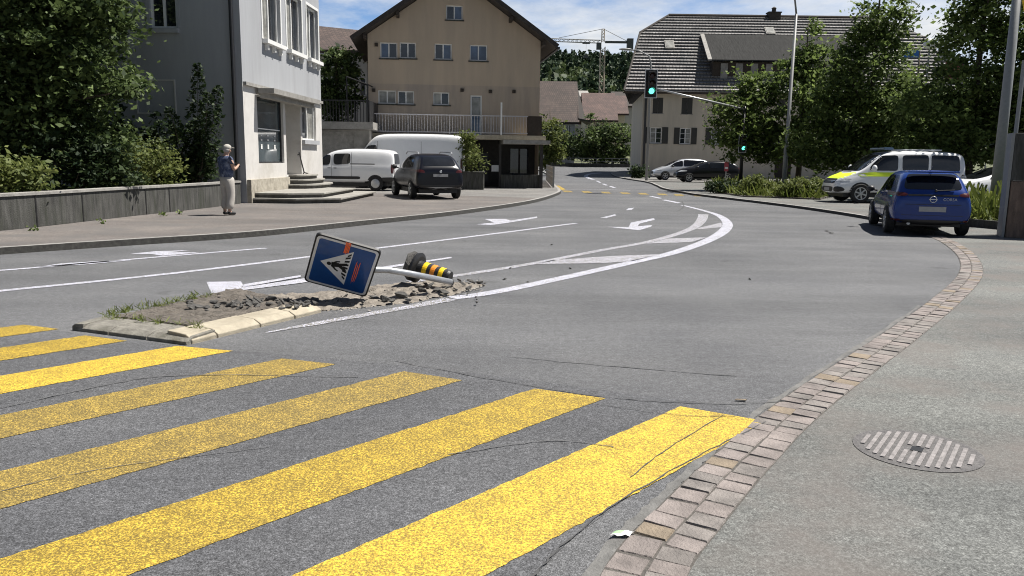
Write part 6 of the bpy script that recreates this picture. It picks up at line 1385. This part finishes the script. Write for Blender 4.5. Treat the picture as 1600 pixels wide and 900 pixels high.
# broken pieces
def chunk(c, s, seed, mat='rubble', flat=.55):
    s *= .88
    g = np.random.default_rng(seed); bm = bmesh.new(); P = g.normal(size=(13, 3)); P /= np.linalg.norm(P, axis=1)[:, None]; P *= g.uniform(.75, 1.1, (13, 1)); P[:, 2] *= flat; a = g.uniform(0, 6.28); R_ = np.array([[math.cos(a), -math.sin(a), 0], [math.sin(a), math.cos(a), 0], [0, 0, 1]]); P = (P * [1.25, .85, 1]) @ R_.T; tl = g.normal() * .3; P[:, 2] += P[:, 0] * tl
    for p in P: bm.verts.new(p * s)
    r_ = bmesh.ops.convex_hull(bm, input=bm.verts); bmesh.ops.delete(bm, geom=[v for v in bm.verts if not v.link_faces], context='VERTS'); mz = min(v.co.z for v in bm.verts)
    me = bpy.data.meshes.new('broken_stone'); bm.to_mesh(me); bm.free(); me.materials.append(M[mat]); o = bpy.data.objects.new('broken_stone', me); C.objects.link(o); o.location = (c.x, c.y, c.z - mz * .82); return o
LBL = 'jagged grey lump of broken asphalt lying on the wrecked traffic island'
g = np.random.default_rng(95); pos = []
for k in range(78): t_ = g.random() ** .8; p = G(292 + t_ * 205, 479 - t_ * 6 + g.normal() * 3.6, .075); pos.append((p, g.uniform(.025, .06)))
for px, py, s in ((492, 470, .085), (478, 474, .05), (512, 474, .045), (583, 466, .075), (600, 470, .07), (627, 466, .085), (644, 462, .06), (660, 457, .075), (672, 452, .07), (683, 455, .085), (694, 459, .06), (702, 451, .05), (722, 446, .06), (736, 443, .055), (750, 443, .06), (757, 444, .035), (655, 450, .06), (665, 446, .05), (712, 453, .05), (732, 452, .055), (718, 440, .045), (638, 470, .06), (612, 472, .05), (568, 474, .045), (545, 476, .04), (530, 473, .045)): pos.append((G(px, py, .03), s))
for k in range(26): p = G(510 + g.random() * 240, 476 - g.random() * 22, .025); pos.append((p, g.uniform(.012, .03)))
for k, (p, s) in enumerate(pos): tag(chunk(p, s, 200 + k, 'rubble', .6 if k % 3 else .4), LBL, 'rubble', 'broken asphalt lumps on the traffic island')
for k, (px, py) in enumerate(((1172, 437), (891, 420), (797, 420), (788, 437), (825, 441), (862, 383))): tag(chunk(G(px, py), .03, 400 + k), 'small dark stone crumb lying loose on the road surface', 'stone', 'stone crumbs on the road')
gp = np.array([(lambda q: (q.x, q.y, .012))((lambda t_: G(500 + 255 * t_, 478 - 30 * t_ + g.normal() * 5))(g.random())) for _ in range(1500)])
o = leaf_mesh('grit', gp, .022, 'grit', None, 96, up=2, aspect=1.2); tag(o, 'pale grit and dust spread around the broken island', 'grit', kind='stuff')

# ================================================================== FALLEN SIGN AND BOLLARD
SA, SB, SC, SD = Vector((-2.048, 8.327, .752)), Vector((-1.390, 8.459, .551)), Vector((-1.63, 8.805, -.008)), Vector((-2.287, 8.674, .193))
lift = Vector((0, 0, .05)); sc0 = (SA + SC) / 2 + lift
su = ((SB - SA) + (SC - SD)).normalized(); sv_ = ((SA - SD) + (SB - SC)); sv_ = (sv_ - su * sv_.dot(su)).normalized(); sn = sv_.cross(su).normalized()
if sn.dot(CAM - sc0) < 0: sn = -sn
SG = thing('crossing_sign', 'knocked over blue pedestrian crossing sign with grey pole lying on the broken island', 'sign', sc0)
S2 = .35
def SP(x, y, d=0): return sc0 + su * x + sv_ * y + sn * d       # x along the pole, y across
def rr(h, r, k=5):
    o = []
    for cx_, cy_, a0 in ((h - r, h - r, 0), (-h + r, h - r, 90), (-h + r, -h + r, 180), (h - r, -h + r, 270)): o += [(cx_ + r * math.cos(R(a0 + 90 * i / k)), cy_ + r * math.sin(R(a0 + 90 * i / k))) for i in range(k + 1)]
    return o
def plate(poly, d0, d1, name, mat, parent): mb = MB(); mb.prism([SP(x, y, d0) for x, y in poly], sn * (d1 - d0)); return mb.build(name, mat, parent)
plate(rr(S2, .05), -.03, 0, 'edge_profile', 'sign_black', SG)
pl = plate(rr(S2 - .018, .045), .0, .003, 'white_border', 'sign_white', SG); plate(rr(S2 - .045, .03), .0032, .006, 'blue_face', 'sign_blue', SG)
tri = [(-.235, 0), (.075, .245), (.075, -.245)]
plate(tri, .0062, .0085, 'white_triangle', 'sign_white', SG)
# pictogram: apex points along -x; "up" of the sign is -x, its right is +y
W_ = lambda r_, u_: (-u_, r_)
mb = MB()
def ink(poly): mb.prism([SP(*W_(a, b), .0087) for a, b in poly], sn * .0022)
def limb(a, b, w_):
    a = Vector(a); b = Vector(b); n_ = Vector((-(b - a).y, (b - a).x)).normalized() * w_ * .68; ink([a + n_, b + n_ * .8, b - n_ * .8, a - n_])
ink([(.0 + .024 * math.cos(a), .142 + .024 * math.sin(a)) for a in np.linspace(0, 6.28, 12)[:-1]])
limb((-.002, .115), (.012, .035), .05); limb((.012, .04), (-.045, -.045), .03); limb((.012, .04), (.05, -.05), .03); limb((-.01, .11), (-.055, .065), .018); limb((-.055, .068), (-.075, .03), .014); limb((.005, .11), (.05, .07), .018); limb((.05, .072), (.062, .035), .014)
for k, x in enumerate((-.175, -.125, -.075, -.018, .03, .085, .14, .185)): h_ = .05 if abs(x) < .15 else .035; ink([(x, -.062), (x + .025, -.062), (x + .025 - x * .18, -.062 + h_), (x - x * .18, -.062 + h_)])
mb.build('pictogram', 'sign_black', SG)
mb = MB(); g = np.random.default_rng(3)
for k in range(3): x = .135 + k * .018; mb.prism([SP(x, -.16 + g.normal() * .02, .0065), SP(x + .008, -.155 + g.normal() * .02, .0065), SP(x + .006, .12 + g.normal() * .03, .0065), SP(x - .002, .12 + g.normal() * .03, .0065)], sn * .002)
for k in range(4): y = .345 - k * .0; x = -.03 + k * .014; mb.prism([SP(x, .348, .0112), SP(x + .011, .345, .0112), SP(x + .012, .20 + g.normal() * .015, .0112), SP(x + .001, .21 + g.normal() * .015, .0112)], sn * .002)
mb.build('orange_spray', 'orange', SG)
pe = at(706, 441, 9.35); ps = SP(.05, 0, -.075); mb = MB(); a = SP(-.30, 0, -.075); b = SP(.40, 0, -.075)
b2 = a.lerp(b, 1.0); q1 = b2.lerp(pe, .12); mb.tube([a, SP(.30, 0, -.072), b2.lerp(pe, .12) + Vector((0, 0, .035)), b2.lerp(pe, .4) + Vector((0, 0, .03)), pe], .036, 14, caps=True); mb.build('pole', 'metal', SG, smooth=True)
mb = MB(); dd = (pe - b2).normalized(); mb.lathe(pe - dd * .002, dd, [(0, .040), (.004, .040), (.004, .030)], 14); mb.build('pole_mouth', 'sign_black', SG)
for x in (-.2, .2): mb = MB(); mb.obox(SP(x, 0, -.045), su * .03, sv_ * .09, sn * .012); mb.build('clamp', 'metal', SG)
# bollard: torn rubber foot at left, banded post pointing right and towards the street
bt_ = at(704, 433, 9.6); bb_ = at(659, 420, 9.75); ax = (bt_ - bb_).normalized()
BO = thing('fallen_bollard', 'toppled black plastic bollard with yellow bands and torn round foot', 'bollard', (bb_.x, bb_.y, 0)); Lb = .46
bo = bt_ - ax * Lb
mb = MB(); mb.lathe(bo, ax, [(0, .102), (.05, .095), (Lb - .03, .08), (Lb, .068), (Lb + .004, .04)], 24); mb.build('post', 'black', BO, smooth=False)
for k, (x, mt) in enumerate(((.10, 'bollard_yellow'), (.21, 'bollard_orange'), (.32, 'bollard_yellow'))): r_ = .097 - .017 * x / .5; mb = MB(); mb.lathe(bo + ax * x, ax, [(0, r_), (.006, r_ + .003), (.055, r_ + .001), (.06, r_ - .003)], 24); mb.build('band', mt, BO)
mb = MB(); mb.lathe(bo - ax * .02, ax, [(0, .185), (.03, .19), (.05, .15), (.05, .11)], 26); mb.build('flange', 'black', BO)
g = np.random.default_rng(12); bm = bmesh.new(); s1 = ax.cross(Vector((0, 0, 1))).normalized(); s2 = s1.cross(ax)
for k in range(46): a = g.uniform(0, 6.28); r_ = g.uniform(.145, .19); bm.verts.new(bo - ax * g.uniform(.02, .13) + s1 * r_ * math.cos(a) + s2 * r_ * math.sin(a))
bmesh.ops.convex_hull(bm, input=bm.verts); bmesh.ops.delete(bm, geom=[v for v in bm.verts if not v.link_faces], context='VERTS'); bm_obj(bm, 'torn_footing', 'rubble', BO)

# ================================================================== PERSON on the left pavement
pf = G(357, 336, gz); HD = R(58)          # facing away and to the right
PE = thing('person', 'person in pale cap, dark patterned shirt and pale trousers standing by the garden wall', 'person', pf, HD, None)
def skin_mesh(name, verts, edges, radii, mat, parent, lv=2):
    me = bpy.data.meshes.new(name); me.from_pydata(verts, edges, []); o = bpy.data.objects.new(name, me); C.objects.link(o)
    md = o.modifiers.new('k', 'SKIN'); sk = me.skin_vertices[0].data
    for i, r_ in enumerate(radii): sk[i].radius = r_ if isinstance(r_, tuple) else (r_, r_)
    sk[0].use_root = True; md.use_smooth_shade = True
    s_ = o.modifiers.new('s', 'SUBSURF'); s_.levels = lv; s_.render_levels = lv
    dg = bpy.context.evaluated_depsgraph_get(); m2 = bpy.data.meshes.new_from_object(o.evaluated_get(dg)); o.modifiers.clear(); o.data = m2
    m2.materials.clear(); m2.materials.append(M[mat]); m2.polygons.foreach_set('use_smooth', [True] * len(m2.polygons)); o.parent = parent; ROOTM[o.name] = rootmat(parent); return o
# local frame: +x is where the person faces, +y left, z up; 1.70 m tall
J = dict(pel=(0, 0, .90), sp1=(-.01, 0, 1.05), sp2=(-.02, 0, 1.22), ch=(-.015, 0, 1.36), nk=(.0, 0, 1.45), nk2=(.025, 0, 1.50), hd0=(.045, -.01, 1.57), hd1=(.05, -.015, 1.655),
         hl=(0, .09, .87), kl=(.035, .105, .48), al=(-.02, .11, .08), tl=(.10, .12, .035), hr=(0, -.09, .87), kr=(.02, -.10, .48), ar=(-.05, -.11, .08), trr=(.07, -.13, .035),
         shl=(-.01, .175, 1.39), ell=(.03, .235, 1.12), wrl=(.24, .10, 1.16), shr=(-.01, -.175, 1.39), elr=(.04, -.225, 1.12), wrr=(.25, -.10, 1.19), pml=(.30, .065, 1.18), pmr=(.31, -.06, 1.22))
nm = list(J); ix = {k: i for i, k in enumerate(nm)}
ed = [('pel', 'sp1'), ('sp1', 'sp2'), ('sp2', 'ch'), ('ch', 'nk'), ('nk', 'nk2'), ('nk2', 'hd0'), ('hd0', 'hd1'), ('pel', 'hl'), ('hl', 'kl'), ('kl', 'al'), ('al', 'tl'), ('pel', 'hr'), ('hr', 'kr'), ('kr', 'ar'), ('ar', 'trr'), ('ch', 'shl'), ('shl', 'ell'), ('ell', 'wrl'), ('wrl', 'pml'), ('ch', 'shr'), ('shr', 'elr'), ('elr', 'wrr'), ('wrr', 'pmr')]
rd = dict(pel=(.11, .09), sp1=(.12, .10), sp2=(.13, .10), ch=(.13, .10), nk=.06, nk2=.055, hd0=(.085, .09), hd1=(.07, .08), hl=.075, kl=.06, al=.042, tl=.036, hr=.075, kr=.06, ar=.042, trr=.036, shl=.06, ell=.042, wrl=.03, shr=.06, elr=.042, wrr=.03, pml=.032, pmr=.032)
V_ = [J[k] for k in nm]; Ed = [(ix[a], ix[b]) for a, b in ed]; Rr = [rd[k] for k in nm]
for s, w_ in ((1, 'pml'), (-1, 'pmr')):                       # five fingers closing on the phone
    bx, by, bz = J[w_]
    for k, (dy, dz, ln) in enumerate(((.018, .012, .05), (.006, .018, .055), (-.006, .012, .05), (-.016, .0, .042), (.02, -.02, .04))):
        i0 = len(V_); V_ += [(bx + ln * .5, by - s * dy, bz + dz + .01), (bx + ln * .8, by - s * (dy + .02), bz + dz + .025)]; Ed += [(ix[w_], i0), (i0, i0 + 1)]; Rr += [.009, .0075]
skin_mesh('body', V_, Ed, Rr, 'skin', PE)
sk = ['pel', 'sp1', 'sp2', 'ch']; V2 = [(0, 0, .90), J['sp1'], J['sp2'], J['ch'], (0, 0, 1.435), J['shl'], (.012, .21, 1.24), J['shr'], (.017, -.205, 1.24)]
skin_mesh('shirt', V2, [(0, 1), (1, 2), (2, 3), (3, 4), (3, 5), (5, 6), (3, 7), (7, 8)], [(.20, .17), (.195, .16), (.205, .16), (.20, .15), (.085, .075), .10, .08, .10, .08], 'shirt', PE)
V3 = [(0, 0, 1.0), (.0, .09, .78), (.03, .10, .46), (-.02, .11, .13), (0, -.09, .78), (.02, -.10, .46), (-.05, -.11, .13), (0, 0, .90)]
skin_mesh('trousers', V3, [(0, 7), (7, 1), (1, 2), (2, 3), (7, 4), (4, 5), (5, 6)], [(.165, .14), .128, .105, .10, .128, .105, .10, (.175, .15)], 'trousers', PE)
for (a, b) in (('al', 'tl'), ('ar', 'trr')):
    p, q = Vector(J[a]), Vector(J[b]); skin_mesh('shoe', [(p.x - .05, p.y, .045), (p.x + .03, p.y, .06), (q.x + .05, q.y, .035)], [(0, 1), (1, 2)], [(.045, .045), (.052, .055), (.042, .035)], 'sign_black', PE)
mb = MB(); h = Vector((.045, -.012, 1.625)); mb.ball(h + Vector((-.005, 0, .03)), (.105, .092, .085), 14); mb.prism([h + Vector((.06, -.075, .03)), h + Vector((.17, -.05, .015)), h + Vector((.18, 0, .015)), h + Vector((.17, .05, .015)), h + Vector((.06, .075, .03))], (0, 0, .012)); mb.build('cap', 'trousers', PE, local=True, smooth=True)
mb = MB(); mb.ball(h + Vector((-.03, 0, -.03)), (.085, .088, .07), 12); mb.build('hair', 'hair', PE, local=True, smooth=True)
fc = MB()
for s in (1, -1): fc.ball(h + Vector((.085, s * .032, -.03)), .011, 8, 1); fc.ball(h + Vector((.0, s * .088, -.045)), (.022, .012, .032), 8, 0)
fc.ball(h + Vector((.10, 0, -.055)), (.02, .014, .025), 8, 0); fc.obox(h + Vector((.088, 0, -.10)), (.004, 0, 0), (0, .025, 0), (0, 0, .005), 1); fc.build('face', ['skin', 'sign_black'], PE, local=True, smooth=True)
ph_ = thing('mobile_phone', 'mobile phone held up in the hands of the standing person', 'phone', pf + Vector((.31 * math.cos(HD), .31 * math.sin(HD), 1.24)), HD); mb = MB(); mb.obox((.035, 0, .0), (.003, 0, .004), (0, .037, 0), (-.05, 0, .055)); mb.build('case', 'sign_black', ph_, local=True)
